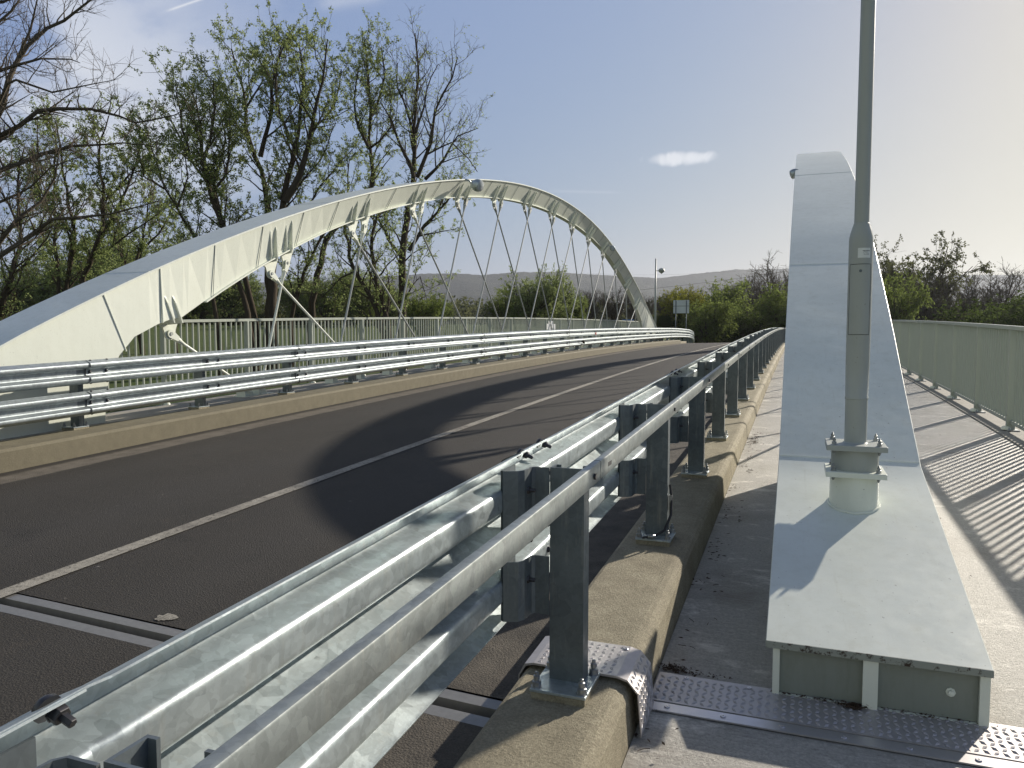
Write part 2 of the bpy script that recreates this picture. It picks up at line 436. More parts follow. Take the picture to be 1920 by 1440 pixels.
M_slab = m_concrete('grey_slab_concrete', (.25, .24, .21), (.42, .40, .36), 110, False, .4, (.2, .18, .14), .4)
M_deckside = m_concrete('deck_edge_concrete', (.20, .19, .17), (.32, .3, .27), 60, False, .3)
M_line = m_concrete('worn_white_road_paint', (.20, .185, .155), (.52, .49, .42), 120, False, .6, (.09, .08, .07), .7)
M_check = m_simple('stainless_chequer_plate', (.46, .44, .44), .45, .55, .5, .22, 30)
M_alu = m_simple('aluminium_strip', (.55, .54, .56), .36, .85, .5, .12, 20)
M_sand = m_simple('soil_and_dead_leaves', (.06, .038, .024), .95, var=.6, sc=90)

# ------------------------------------------------------------------ setting: ground, deck, road, kerbs
def terr(x, y):
    D = math.hypot(x, y)
    ks = [0, 18, 32, 55, 100, 160, 320, 900, 2500, 9000]; zs = [-3.4, -3.2, -1.9, -0.1, 2.35, 3.3, 5.6, 12, 30, 100]
    if x > 0: zs = [-3.4, -3.3, -3.1, -2.8, -2.4, -1.6, 0.6, 7, 26, 95]
    z = float(np.interp(D, ks, zs))
    if y > 40:
        z0 = zd(min(y, 420)) - 0.55
        dx = abs(x + 4)
        k = min(1, max(0, (dx - 7) / 30))
        z = min(z, z0 + 40 * k) if y < 420 else z
    return z
def ground():
    xs = np.unique(np.concatenate([np.linspace(-60, 60, 49), np.linspace(-400, 400, 61), np.linspace(-5000, 5000, 41)]))
    ys = np.unique(np.concatenate([np.linspace(-20, 130, 61), np.linspace(-300, 900, 61), np.linspace(-2500, 6000, 35)]))
    mb = MB(); nx = len(xs)
    v = []
    for y in ys:
        for x in xs:
            z = terr(x, y)
            z += 0.12 * math.sin(x * .31 + 1.3) * math.cos(y * .23) + .06 * math.sin(x * 1.1) * math.sin(y * .9)
            v.append((x, y, z))
    f = [(j * nx + i, j * nx + i + 1, (j + 1) * nx + i + 1, (j + 1) * nx + i) for j in range(len(ys) - 1) for i in range(nx - 1)]
    mb.add(v, f, True)
    m, t, b = mat('meadow_grass'); vv = coord(t)
    n1 = noise(t, vv, 1.1, 6, .7); n2 = noise(t, vv, .05, 4, .6); n3 = noise(t, vv, 30, 3, .7)
    c = mixc(t, n1, (.055, .085, .020), (.10, .145, .035))
    c = mixc(t, ramp(t, n2, [(.4, 0), (.65, .5)]), c, (.15, .155, .06))
    c = mixc(t, ramp(t, n3, [(.4, 0), (.7, .5)]), c, (.035, .05, .015))
    setb(t, b, c, .9, 0, .2); bump(t, b, mth(t, 'ADD', n3, n1), .8, .15)
    o = mb.build('ground', m, fix=False); tag(o, kind='structure')
ground()

def strip(name, x0, x1, hf, ys, m, kind='structure', nx=1, label=None):
    mb = MB(); xs = [x0 + (x1 - x0) * i / nx for i in range(nx + 1)]
    v = [(x, y, zd(y) + hf(x)) for y in ys for x in xs]; n = nx + 1
    f = [(j * n + i, j * n + i + 1, (j + 1) * n + i + 1, (j + 1) * n + i) for j in range(len(ys) - 1) for i in range(nx)]
    mb.add(v, f); o = mb.build(name, m, fix=False); tag(o, kind=kind); return o
def hroad(x): return -.172 - .018 * max(0, -4.07 - x)
# road: before the joint, after the joint, and the embankment beyond
ROADX = [-7.52, -6.3, -5.2, -4.07, -2.5, -.92]
def road_sheet(ya, yb, x0=-7.52, x1=-.92):
    ys = deck_ys(ya, yb, 1.0)
    xs = [x0 + (x1 - x0) * i / 6 for i in range(7)]
    return [(x, y, zd(y) + hroad(max(x, -7.52))) for y in ys for x in xs], [(j * 7 + i, j * 7 + i + 1, (j + 1) * 7 + i + 1, (j + 1) * 7 + i) for j in range(len(ys) - 1) for i in range(6)]
def jy(x): return 2.66 - .066 * (x + 2.0)          # y of the joint centre (a little skew)
mb = MB()
v, f = road_sheet(-4, 1.5); mb.add(v, f)
xs = [-7.52 + 6.6 * i / 6 for i in range(7)]
def skewpiece(ya, yb):
    vv = []
    for fy in (ya, yb):
        for x in xs: y = fy(x); vv.append((x, y, zd(y) + hroad(x)))
    return vv, [(i, i + 1, 8 + i, 7 + i) for i in range(6)]
v, f = skewpiece(lambda x: 1.5, lambda x: jy(x) - .105); mb.add(v, f)
v, f = skewpiece(lambda x: jy(x) + .105, lambda x: 4.0); mb.add(v, f)
v, f = road_sheet(4.0, 150); mb.add(v, f)
road = mb.build('road', M_asphalt); tag(road, kind='structure')
# verges beyond the bridge
o = strip('verge', -11, -7.52, lambda x: -.30 - .02 * abs(x + 7.5), deck_ys(55, 150, 5), bpy.data.materials['meadow_grass'], nx=2)
o = strip('verge', -.92, 4.5, lambda x: -.30 - .02 * abs(x + .9), deck_ys(55, 150, 5), bpy.data.materials['meadow_grass'], nx=2)

# bridge deck body: left slab, right walkway slab
def slab(name, sec, ya, yb, m, step=1.0, smooth=False):
    mb = MB(); mb.sweep(sec, deck_ys(ya, yb, step), lambda a, b, y: (a, y, zd(y) + b), smooth); o = mb.build(name, m); tag(o, kind='structure'); return o
M_kerbL = m_concrete('pale_sand_kerb', (.145, .13, .085), (.235, .21, .145), 80, False, .5, (.15, .13, .09), .35)
slab('kerb', [(-7.50, -.9), (-7.50, -.03), (-7.525, 0), (-8.04, 0), (-8.04, -.05), (-8.06, -.9)], -4, 53, M_kerbL)
slab('kerb', [(-7.50, -.9), (-7.50, -.12), (-7.525, -.10), (-8.04, -.10), (-8.06, -.9)], 53.06, 56, M_kerb)
slab('left_slab', [(-8.062, -.9), (-8.042, -.012), (-8.93, -.02), (-9.0, -.145), (-9.90, -.15), (-9.92, -.6), (-9.7, -.9)], -4, 54, M_slab)
slab('bridge_deck', [(-8.1, -.91), (-8.1, -1.4), (.7, -1.4), (.7, -.91)], 2.7, 54, M_deckside)
slab('bridge_underlay', [(-7.49, -.35), (-7.49, -.9), (-.95, -.9), (-.95, -.35)], -4, 54, M_deckside)
KR = [(-.945, -.9), (-.945, -.035), (-.935, -.010), (-.915, 0), (-.60, 0), (-.575, -.006), (-.553, -.022), (-.540, -.045), (-.528, -.20), (-.528, -.9)]
slab('kerb', KR, -4, 2.715, M_kerb, .5)
slab('kerb', KR, 2.765, 55, M_kerb)
slab('walkway', [(-.525, -.9), (-.525, -.2), (2.62, -.2), (2.62, -.9)], -4, 2.86, M_walk, .7)
slab('walkway', [(-.525, -.9), (-.525, -.2), (2.30, -.2), (2.30, -.9)], 2.90, 55, M_walk)
slab('walkway_edge', [(2.302, -.9), (2.302, -.185), (2.66, -.185), (2.66, -.62), (2.5, -.9)], 2.90, 55, M_slab)
# centre line
mb = MB()
ys = [2.80] + deck_ys(3.2, 110, .8)
vv = []
for y in ys:
    for x in (-4.125, -4.0): vv.append((x, y, zd(y) + hroad(x) + .004))
mb.add(vv, [(2 * i, 2 * i + 1, 2 * i + 3, 2 * i + 2) for i in range(len(ys) - 1)])
tag(mb.build('road_line', M_line), kind='structure')
# splash of white paint (heart-shaped blot)
mb = MB(); pts = []
for i in range(26):
    a = 2 * math.pi * i / 26
    r = .055 * (1 + .28 * math.sin(a * 1.0 + .6) + .14 * math.sin(3 * a + 1) + .10 * rnd.uniform(-1, 1))
    if 2.0 < a < 2.5: r *= .55
    x = -2.95 + r * math.cos(a) * 1.05; y = 2.885 + r * math.sin(a) * .8
    pts.append((x, y, zd(y) + hroad(x) + .004))
mb.add(pts, [tuple(range(26))])
tag(mb.build('paint_blot', M_line, fix=False), 'small splash of white paint on the asphalt near the joint', 'paint mark')

# road expansion joint
ej = empty('expansion_joint', (-4.2, jy(-4.2), zd(2.7) - .17)); tag(ej, 'steel expansion joint with a dark gap crossing the road asphalt', 'expansion joint')
LJ = ej.location
def jbar(o0, o1, h0, h1):
    mb = MB(); n = 12; vv = []
    for i in range(n + 1):
        x = -7.5 + 6.55 * i / n
        for o_, h in ((o0, h0), (o1, h0), (o1, h1), (o0, h1)):
            y = jy(x) + o_; vv.append((x, y, zd(y) + hroad(x) + h))
    f = [(4 * i + k, 4 * i + (k + 1) % 4, 4 * i + 4 + (k + 1) % 4, 4 * i + 4 + k) for i in range(n) for k in range(4)]
    f += [(0, 1, 2, 3), (4 * n + 3, 4 * n + 2, 4 * n + 1, 4 * n)]
    mb.add(vv, f); return rel(mb, LJ)
jbar(.032, .098, -.12, -.004).build('edge_beam', m_simple('worn_joint_steel', (.24, .235, .22), .45, .5, var=.25, sc=30), ej)
jbar(-.098, -.032, -.12, -.004).build('edge_beam', bpy.data.materials['worn_joint_steel'], ej)
jbar(-.031, .031, -.12, -.075).build('rubber_seal', M_black, ej)
jbar(-.104, -.099, -.1, -.008).build('sealant', M_black, ej)
jbar(.099, .104, -.1, -.008).build('sealant', M_black, ej)

# ------------------------------------------------------------------ chequer plates
def lozenges(mb, fn, w, l, pitch=.030):
    """raised tread marks on a plate; fn(u,v,h)->xyz"""
    i = 0; u = pitch * .5
    while u < w - .008:
        j = 0; v_ = pitch * .5
        while v_ < l - .008:
            ang = math.radians(50 if (i + j) % 2 else -50)
            ca, sa = math.cos(ang), math.sin(ang); a, b_ = .0165, .0042
            q = [fn(u + ca * a, v_ + sa * a, 0), fn(u - sa * b_, v_ + ca * b_, 0.0030), fn(u - ca * a, v_ - sa * a, 0), fn(u + sa * b_, v_ - ca * b_, 0.0030)]
            lo = [fn(u - sa * b_ * 1.6, v_ + ca * b_ * 1.6, 0), fn(u + sa * b_ * 1.6, v_ - ca * b_ * 1.6, 0)]
            mb.add([q[0], q[1], q[2], q[3], lo[0], lo[1]], [(0, 1, 2, 3), (0, 4, 1), (1, 4, 2), (0, 3, 5), (3, 2, 5)])
            v_ += pitch; j += 1
        u += pitch; i += 1
def screw(parent, name, x, y, z, r=.011):
    mb = MB(); mb.lathe([(r, 0), (r, .002), (r * .8, .004), (r * .35, .004), (r * .3, .002)], (0, 0, 0), 12)
    o = mb.build(name, M_alu, parent); o.location = (x, y, z); return o
wp = empty('walkway_cover_plate', (.9, 3.0, zd(3.0) - .2)); tag(wp, 'chequered metal cover plate across the footway at the arch foot', 'cover plate')
mb = MB()
z_w = lambda y: zd(y) - .2
mb.add([(x, y, z_w(y) + h) for h in (.006, .012) for y in (2.925, 3.165) for x in (-.515, 2.3)], [(0, 2, 3, 1), (4, 5, 7, 6), (0, 1, 5, 4), (2, 6, 7, 3), (0, 4, 6, 2), (1, 3, 7, 5)])
lozenges(mb, lambda u, v_, h: (-.51 + u, 2.932 + v_, z_w(2.932 + v_) + .0122 + h), 2.0, .228)
rel(mb, wp.location).build('tread_plate', M_check, wp, fix=False)
mb = MB(); mb.add([(x, y, z_w(y) + h) for h in (.004, .010) for y in (2.858, 2.918) for x in (-.515, 2.3)], [(0, 2, 3, 1), (4, 5, 7, 6), (0, 1, 5, 4), (2, 6, 7, 3), (0, 4, 6, 2), (1, 3, 7, 5)])
rel(mb, wp.location).build('edge_strip', M_alu, wp)
for i in range(10): screw(wp, 'screw', -.44 + i * .21 - wp.location.x, 2.888 - wp.location.y, z_w(2.888) + .010 - wp.location.z)
for i in range(7): screw(wp, 'screw', -.40 + i * .25 - wp.location.x, 3.14 - wp.location.y, z_w(3.14) + .0125 - wp.location.z)
kp = empty('kerb_cover_plate', (-.73, 2.78, zd(2.78))); tag(kp, 'bent chequered metal cover plate folded over the sandy kerb joint', 'cover plate')
mb = MB()
sec = [(-.965, -.14), (-.960, -.03), (-.935, .012), (-.905, .020), (-.585, .020), (-.545, .010), (-.510, -.030), (-.496, -.19)]
secO = [(a + .004 * (-1 if i < 3 else 1 if i > 5 else 0), b + (.004 if 2 <= i <= 5 else 0.0)) for i, (a, b) in enumerate(sec)]
poly = secO + [(a, b - (.0 if i in (0, 7) else .004)) for i, (a, b) in reversed(list(enumerate(sec)))]
for (y0, y1) in ((2.645, 2.90),):
    mb.sweep(poly, [y0, y1], lambda a, b_, y: (a, y, zd(y) + b_))
lozenges(mb, lambda u, v_, h: (-.90 + u, 2.65 + v_, zd(2.65 + v_) + .0235 + h), .31, .245)
def slope_fn(p0, p1):
    dx, dz = p1[0] - p0[0], p1[1] - p0[1]; l = math.hypot(dx, dz); nx_, nz_ = -dz / l, dx / l
    if nz_ < 0 and abs(nz_) > .2: nx_, nz_ = -nx_, -nz_
    if abs(nz_) <= .2: nx_, nz_ = abs(nx_), nz_
    return (lambda u, v_, h: (p0[0] + dx / l * u + nx_ * h, 2.65 + v_, zd(2.65 + v_) + p0[1] + dz / l * u + nz_ * h)), l
fn, l_ = slope_fn(secO[6], secO[7]); lozenges(mb, fn, l_, .245)
fn, l_ = slope_fn(secO[5], secO[6]); lozenges(mb, fn, l_, .245)
rel(mb, kp.location).build('bent_plate', M_check, kp, fix=False)
screw(kp, 'screw', -.80 - kp.location.x, 2.87 - kp.location.y, .0245 + zd(2.87) - kp.location.z); screw(kp, 'screw', -.60 - kp.location.x, 2.87 - kp.location.y, .0245 + zd(2.87) - kp.location.z)

# ------------------------------------------------------------------ arches
PT = np.array([6.3258, 0.2735, -6.8574, -1.1261, 0.7111, 1.3553])[[5, 4, 3, 2, 1, 0]]
PB = np.array([0.1562, -2.6038, -0.8938, -5.7929, 0.3675, 5.837])
def ztL(y):
    if y < 5.86:
        return 1.24 - .55 * (5.86 - y) if y > 5.0 else .767 - .235 * (5.0 - y)
    if y > 48.5: return ztL(48.5) - .55 * (y - 48.5)
    return float(np.polyval(PT, (y - 27) / 24))
_ry = [5.86, 6.34, 7.95, 8.96, 11.31, 13.5, 16.15, 20, 60]
_rv = [1.035, 1.29, 2.04, 2.50, 3.39, 4.12, 4.86]
_rc = [ztL(y) - v for y, v in zip(_ry, _rv)] + [0.03, 0.0]
def ztR(y):
    if y <= 4.96: return .147 + (y - 3.12) * (.59 - .147) / 1.84
    if y <= 5.04: return .59 + (y - 4.96) * .5
    if y <= 5.86: return .63 + (y - 5.04) * (1.035 - .63) / .82
    return ztL(y) - float(np.interp(y, _ry, _rc))
_by = [7.2, 7.22, 7.27, 7.45, 7.7, 8.1, 8.6]; _bz = [-.02, .55, .76, 1.09, 1.33, 1.50, 1.64]
def zbA(y, off):
    if y < 7.2: return zd(y) - off
    if y < 8.6: return max(float(np.interp(y, _by, _bz)), zd(y) - off)
    if y > 44.5:
        return max(zd(y) - off, 1.97 - (y - 44.5) * 1.1)
    return float(np.polyval(PB, (y - 27) / 24))
SEAM = [7.24, 8.17] + [9.24 + 1.115 * i for i in range(36)]
FT = {0: 10.28, 1: 13.82, 2: 17.05, 3: 20.07, 4: 22.7, 5: 25.17, 6: 27.56, 7: 29.86, 8: 32.05, 9: 34.1, 10: 36.25, 11: 38.5, 12: 40.6, 13: 43.1}
PA = {0: (8.62, 1.37), 1: (10.92, 2.41), 2: (13.52, 3.42), 3: (16.13, 4.24), 4: (18.66, 4.83), 5: (21.3, 5.23), 6: (23.98, 5.56), 7: (26.74, 5.71), 8: (29.4, 5.68), 9: (32.0, 5.49), 10: (34.65, 5.15), 11: (37.33, 4.66), 12: (39.87, 4.02), 13: (42.41, 3.16)}
PBn = {1: (11.36, 2.63), 2: (14.0, 3.62), 3: (16.6, 4.42), 4: (19.24, 5.01), 5: (21.89, 5.36), 6: (24.55, 5.58), 7: (27.25, 5.65), 8: (29.86, 5.59), 9: (32.42, 5.39), 10: (35.06, 5.03), 11: (37.58, 4.51), 12: (40.19, 3.83), 13: (42.81, 2.94)}
FB = {1: 10.62, 2: 12.8, 3: 15.0, 4: 17.17, 5: 19.33, 6: 21.51, 7: 23.92, 8: 26.1, 9: 28.61, 10: 30.95, 11: 33.31, 12: 36.39, 13: 39.42}

def half_w(y):
    return float(np.interp(y, [8.0, 9.5, 12.5, 17.0], [.365, .25, .105, .055]))
def make_arch(xl, xr, inner, zt, off, label):
    """inner: +1 when the road lies towards +X"""
    xc = (xl + xr) / 2
    root = empty('steel_arch', (xc, 3.1, zd(3.1) - off)); R = root.location
    tag(root, label, 'arch', 'tied arches of the bridge')
    ys = sorted(set([round(q, 3) for q in list(np.arange(3.16, 51.2, .37)) + SEAM + _by + [4.96, 5.04, 5.0] if 3.15 < q < 51.2]))
    mb = MB(); P = []
    for y in ys:
        wb = half_w(y)
        k = sum(1 for s in SEAM if s < y - 1e-4)
        ph = 0
        if y > 8.2:
            ss = [8.17] + SEAM[2:]
            i = max(0, min(len(ss) - 2, sum(1 for s in ss if s < y - 1e-4) - 1))
            t = min(1, max(0, (y - ss[i]) / (ss[i + 1] - ss[i])))
            a0, a1 = 0.0, 0.0
            ph = a0 + (a1 - a0) * t
        top = zt(y) - .028; bot = min(zbA(y, off), top - .05)
        P.append([(xl + .03, y, top), (xr - .03, y, top), (xc + wb + ph, y, bot), (xc - wb - ph, y, bot)])
    v = [q for s in P for q in s]; f = []
    for k in range(len(P) - 1):
        a = 4 * k; c = a + 4
        for i in range(4):
            j = (i + 1) % 4
            f.append((a + i, a + j, c + j, c + i))
    f += [(0, 1, 2, 3), tuple(len(v) - 1 - i for i in range(4))]
    mb.add(v, f)
    rib = rel(mb, R).build('arch_rib', M_white, root, fix=False)
    bm = bmesh.new(); bm.from_mesh(rib.data); bmesh.ops.recalc_face_normals(bm, faces=bm.faces); bm.to_mesh(rib.data); bm.free()
    # top plate
    mb = MB(); ya = [3.12] + [y for y in ys if y > 3.13]
    mb.sweep([(xl, -.028), (xl, -.003), (xl + .003, 0), (xr - .003, 0), (xr, -.003), (xr, -.028)], ya, lambda a, b_, y: (a, y, zt(y) + b_), False)
    tp = rel(mb, R).build('top_plate', M_plate, root, fix=False)
    bm = bmesh.new(); bm.from_mesh(tp.data); bmesh.ops.recalc_face_normals(bm, faces=bm.faces)
    for fc in bm.faces: fc.smooth = True
    for e in bm.edges:
        if len(e.link_faces) == 2 and e.calc_face_angle(0) > .3: e.smooth = False
    bm.to_mesh(tp.data); bm.free()
    # bottom flange (light strip under the webs)
    mb = MB(); yb = [y for y in ys if 8.9 < y < 44.4]
    v = []
    for y in yb:
        wb = half_w(y) + .05; z = zbA(y, off)
        v += [(xc - wb, y, z - .022), (xc + wb, y, z - .022), (xc + wb, y, z - .001), (xc - wb, y, z - .001)]
    f = [(4 * i + k, 4 * i + (k + 1) % 4, 4 * i + 4 + (k + 1) % 4, 4 * i + 4 + k) for i in range(len(yb) - 1) for k in range(4)] + [(0, 1, 2, 3), tuple(len(v) - 1 - i for i in range(4))]
    mb.add(v, f); rel(mb, R).build('bottom_flange', M_white, root)
    # weld seams
    for s in (5.0, 7.95, 12.3, 18.0, 24.5, 31.0, 37.5):
        g = (zt(s + .05) - zt(s - .05)) / .1; nn = math.hypot(1, g)
        mb = MB(); mb.prism([(-.013, -.001), (-.007, .004), (.007, .004), (.013, -.001)], lambda a, b_: (xl + .004, s + a / nn - b_ * g / nn, zt(s) + a * g / nn + b_ / nn), lambda a, b_: (xr - .004, s + a / nn - b_ * g / nn, zt(s) + a * g / nn + b_ / nn))
        rel(mb, R).build('weld_seam', M_plate, root)
    # web seam lines on the road side
    for s in SEAM:
        if s > 46: break
        t1 = zt(s) - .03; b1 = zbA(s - .02 if s > 8 else 7.3, off)
        wb = half_w(s)
        if s < 8: pts = [(s, t1), (7.56 - .0, 1.14)]
        else: pts = [(s, t1 - .01), (s + .02, b1 + .005)]
        mb = MB()
        xa = (xr - .03) if inner > 0 else (xl + .03); xb = xc + inner * (wb + .012)
        if s < 8: xb = xa
        r_ = .011 if s < 9 else .0055
        mb.path([(xa + inner * .002, pts[0][0], pts[0][1]), ((xa + xb) / 2 + inner * .003, (pts[0][0] + pts[1][0]) / 2, (pts[0][1] + pts[1][1]) / 2), (xb + inner * .002, pts[1][0], pts[1][1])], r_, 6)
        rel(mb, R).build('weld_seam', M_white if s < 9 else M_seam, root)
    # gusset lugs, pins, hangers
    def gusset(yp, zp, ft, k):
        D_ = math.hypot(xc - inner * 0, yp)
        zb_ = zbA(yp, off); gl = (zt(yp + .3) - zt(yp - .3)) / .6
        dirv = np.array([ft - yp, (zd(ft) + .10 - off * .1) - zp]); dirv /= np.linalg.norm(dirv)
        # lug plate in the plane of the arch
        yl, yr = yp - .30, yp + .26
        top = [(yl, zbA(yl, off) + .0), (yr, zbA(yr, off) + .0)]
        arc = [(yp + .085 * math.cos(a), zp + .085 * math.sin(a)) for a in np.linspace(-.2, -math.pi + .2, 8)]
        poly = [top[0], top[1]] + [(yp + .13, zp + .10)] + arc + [(yp - .13, zp + .10)]
        mb = MB(); mb.prism(poly, lambda a, b_: (xc + inner * .055, a, b_), lambda a, b_: (xc + inner * .025, a, b_))
        gp = rel(mb, R).build('gusset_plate', M_white, root)
        for j, (to, bo) in enumerate(((-.45, -.27), (-.25, -.07))):
            kk = gl / .42
            kk = max(-1, min(1, kk))
            yt_, yb_ = yp + bo * .75 + (to - bo) * kk, yp + bo * .75
            tip = min(.46, (zt(yt_) - zb_) - .10) * (.62 if yp < 9 else 1)
            wbb = half_w(yp)
            lean = (.365 - wbb) / max(.3, (zt(yp) - zb_))
            xi = lambda h: wbb + lean * h
            of = .55 if yp < 9 else 1
            prof = [(.02, -.13), (wbb + .035, -.10), (wbb + .085 * of, -.02), (xi(.18) + .070 * of, .18), (xi(tip * .85) + .048 * of, tip * .85), (xi(tip) + .030 * of, tip - .012), (xi(tip) + .010, tip), (xi(tip) - .006, tip), (xi(.05) - .01, .02), (.02, -.01)]
            mb = MB()
            def F(dy): return lambda a, b_: (xc + inner * a, yb_ + dy + (yt_ - yb_) * max(0, b_ + .1) / (tip + .1), zb_ + b_)
            mb.prism(prof, F(-.011), F(.011)); rel(mb, R).build('stiffener_fin', M_white, root)
        if k <= 99:
            # hanger rod with forked end
            p0 = np.array([xc + inner * .04, yp, zp]); p1 = np.array([xc + inner * .04, ft, zd(ft) - off + (.10 + (off - .02))])
            p1[2] = zd(ft) + .11 - (off - .02)
            d = (p1 - p0) / np.linalg.norm(p1 - p0)
            mb = MB(); mb.path([p0 + d * .30, p0 + (p1 - p0) * .5, p1 - d * .2], .0215, 8)
            rod = rel(mb, R).build('hanger_rod', M_white if yp < 13 else M_rod, root)
            for q0, sgn in ((p0, 1), (p1, -1)):
                mb = MB(); e = d * sgn
                n_ = np.cross(e, [1.0, 0, 0])
                for sx in (-.036, .030):
                    w0, w1 = .062, .034
                    c0 = q0 - e * .055; c1 = q0 + e * .16
                    pl = []
                    for a in np.linspace(math.pi * .5, math.pi * 1.5, 7): pl.append(q0 + e * math.cos(a) * w0 + n_ * math.sin(a) * w0)
                    pl += [q0 + e * .17 - n_ * w1, q0 + e * .17 + n_ * w1]
                    v0 = [p + np.array([sx, 0, 0]) for p in pl]; v1 = [p + np.array([sx + .014, 0, 0]) for p in pl]
                    n0 = len(pl); mb.add(v0 + v1, [tuple(reversed(range(n0))), tuple(range(n0, 2 * n0))] + [(i, (i + 1) % n0, n0 + (i + 1) % n0, n0 + i) for i in range(n0)])
                mb.path([q0 + e * .155, q0 + e * .20, q0 + e * .30, q0 + e * .36], [.040, .042, .024, .021], 10)
                cv = rel(mb, (R[0], R[1], R[2])).build('clevis', M_white if yp < 17 else M_rod, rod)
                mb = MB(); mb.tube(q0 + np.array([-.046, 0, 0]), q0 + np.array([.054, 0, 0]), .026, n=10); rel(mb, R).build('pin', M_pole, rod)
            # anchor lug on the deck
            zs = zd(ft) - off
            mb = MB(); q = p1
            poly = [(ft - .15, zs), (ft + .15, zs), (ft + .085, q[2] - .04)] + [(ft + .075 * math.cos(a), q[2] + .075 * math.sin(a)) for a in np.linspace(-.3, math.pi + .3, 9)] + [(ft - .085, q[2] - .04)]
            mb.prism(poly, lambda a, b_: (q[0] - .02, a, b_), lambda a, b_: (q[0] + .018, a, b_))
            mb.box(q[0] - .09, q[0] + .09, ft - .17, ft - .15, zs, zs + .10); mb.box(q[0] - .12, q[0] + .12, ft - .2, ft + .2, zs - .004, zs + .014)
            rel(mb, R).build('anchor_lug', M_white, root)
    for k, (yp, zp) in PA.items(): gusset(yp, zp - (ztL(yp) - zt(yp)), FT[k], k)
    for k, (yp, zp) in PBn.items(): gusset(yp, zp - (ztL(yp) - zt(yp)), FB[k], k)
    return root, rib
archL, ribL = make_arch(-8.985, -8.20, +1, ztL, .02, 'long pale arch across the road with crossing hanger rods under it')
archR, ribR = make_arch(-.09, .695, -1, ztR, .20, 'near pale arch rising steeply from the footway behind the lamp post')
# end face details of the near arch foot
R = archR.location
z0 = zd(3.1) - .2
def part(name, x0, x1, y0, y1, za, zb_, m, root=archR, c=None):
    mb = MB()
    if c: mb.cbox(x0, x1, y0, y1, za, zb_, c)
    else: mb.box(x0, x1, y0, y1, za, zb_)
    return rel(mb, root.location).build(name, m, root)
M_endp = m_paint('shade_darkened_grimy_paint', (.25, .275, .24), .5, .2)  # shade of the recessed end face put into a darker, dirtier paint
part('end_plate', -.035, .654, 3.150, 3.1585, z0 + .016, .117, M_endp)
part('end_flange', -.062, -.036, 3.128, 3.158, z0, .118, M_white)
part('end_flange', .655, .688, 3.128, 3.158, z0, .118, M_white)
part('end_stiffener', .265, .318, 3.122, 3.149, z0 + .006, .118, M_white)
part('end_sill', -.035, .264, 3.132, 3.149, z0, z0 + .014, M_white); part('end_sill', .319, .654, 3.132, 3.149, z0, z0 + .014, M_white)
part('lip_bead', -.089, .694, 3.112, 3.1195, .121, .1475, M_rust, c=.002)
part('bearing_pad', -.04, .70, 3.10, 3.16, z0 - .002, z0 + .005, M_rust)
mb = MB(); mb.lathe([(.017, 0), (.017, .012), (.011, .014), (.011, .026), (.004, .028)], (0, 0, 0), 8, 'y'); mb.v = [(x, -y, z) for x, y, z in mb.v]
o = mb.build('bolt', M_white, archR); o.location = (.565 - R[0], 3.158 - R[1], z0 + .115 - R[2])
# dead leaves gathered at the foot of the stiffener
mb = MB()
def debris(x, y, n, sx, sy, h=.2, s=.012):
    for _ in range(n):
        a = rnd.uniform(0, 6.28); px_, py_ = x + rnd.gauss(0, sx), y + rnd.gauss(0, sy); l = s * rnd.uniform(.5, 1.6); w_ = l * rnd.uniform(.12, .4)
        z = zd(py_) - h + rnd.uniform(.003, .010)
        ca, sa = math.cos(a), math.sin(a)
        mb.add([(px_ - ca * l, py_ - sa * l, z), (px_ - sa * w_, py_ + ca * w_, z + .004), (px_ + ca * l, py_ + sa * l, z + .002), (px_ + sa * w_, py_ - ca * w_, z)], [(0, 1, 2, 3)])
debris(.235, 3.118, 190, .022, .010, .188, .009); debris(.12, 3.13, 60, .12, .006, .188, .007); debris(.45, 3.13, 60, .14, .005, .188, .006)
tag(mb.build('leaf_litter', M_sand, fix=False), 'dark clump of leaf litter at the foot of the near arch end', 'leaf litter', kind='stuff')
mb = MB()
debris(-.46, 3.22, 160, .03, .018, .197, .008); debris(-.36, 3.20, 60, .09, .01, .197, .007)
for _ in range(46): debris(-.50 + abs(rnd.gauss(0, .07)), rnd.uniform(1.6, 9), 3, .02, .05, .198, .013)
for _ in range(14): debris(-.47 + abs(rnd.gauss(0, .04)), rnd.gauss(9.3, .25), 7, .03, .06, .198, .016)
for _ in range(60):
    x_, y_ = rnd.uniform(-.5, 2.2), rnd.uniform(2.2, 12)
    if -.1 < x_ < .7: continue
    debris(x_, y_, 1, .01, .01, .197, .009)
# a few curved twigs
for _ in range(26):
    x_ = -.50 + abs(rnd.gauss(0, .09)); y_ = rnd.uniform(2.3, 6.5); a = rnd.uniform(0, 6.28); l = rnd.uniform(.02, .05); c_ = rnd.uniform(-1.2, 1.2)
    pts = []
    for i in range(5):
        pts.append((x_, y_, zd(y_) - .194)); x_ += math.cos(a) * l / 4; y_ += math.sin(a) * l / 4; a += c_ / 4
    mb.path(pts, .0014, 4)
tag(mb.build('leaf_litter', M_sand, fix=False), 'scattered brown leaf litter and twigs on the footway along the kerb', 'leaf litter', kind='stuff')

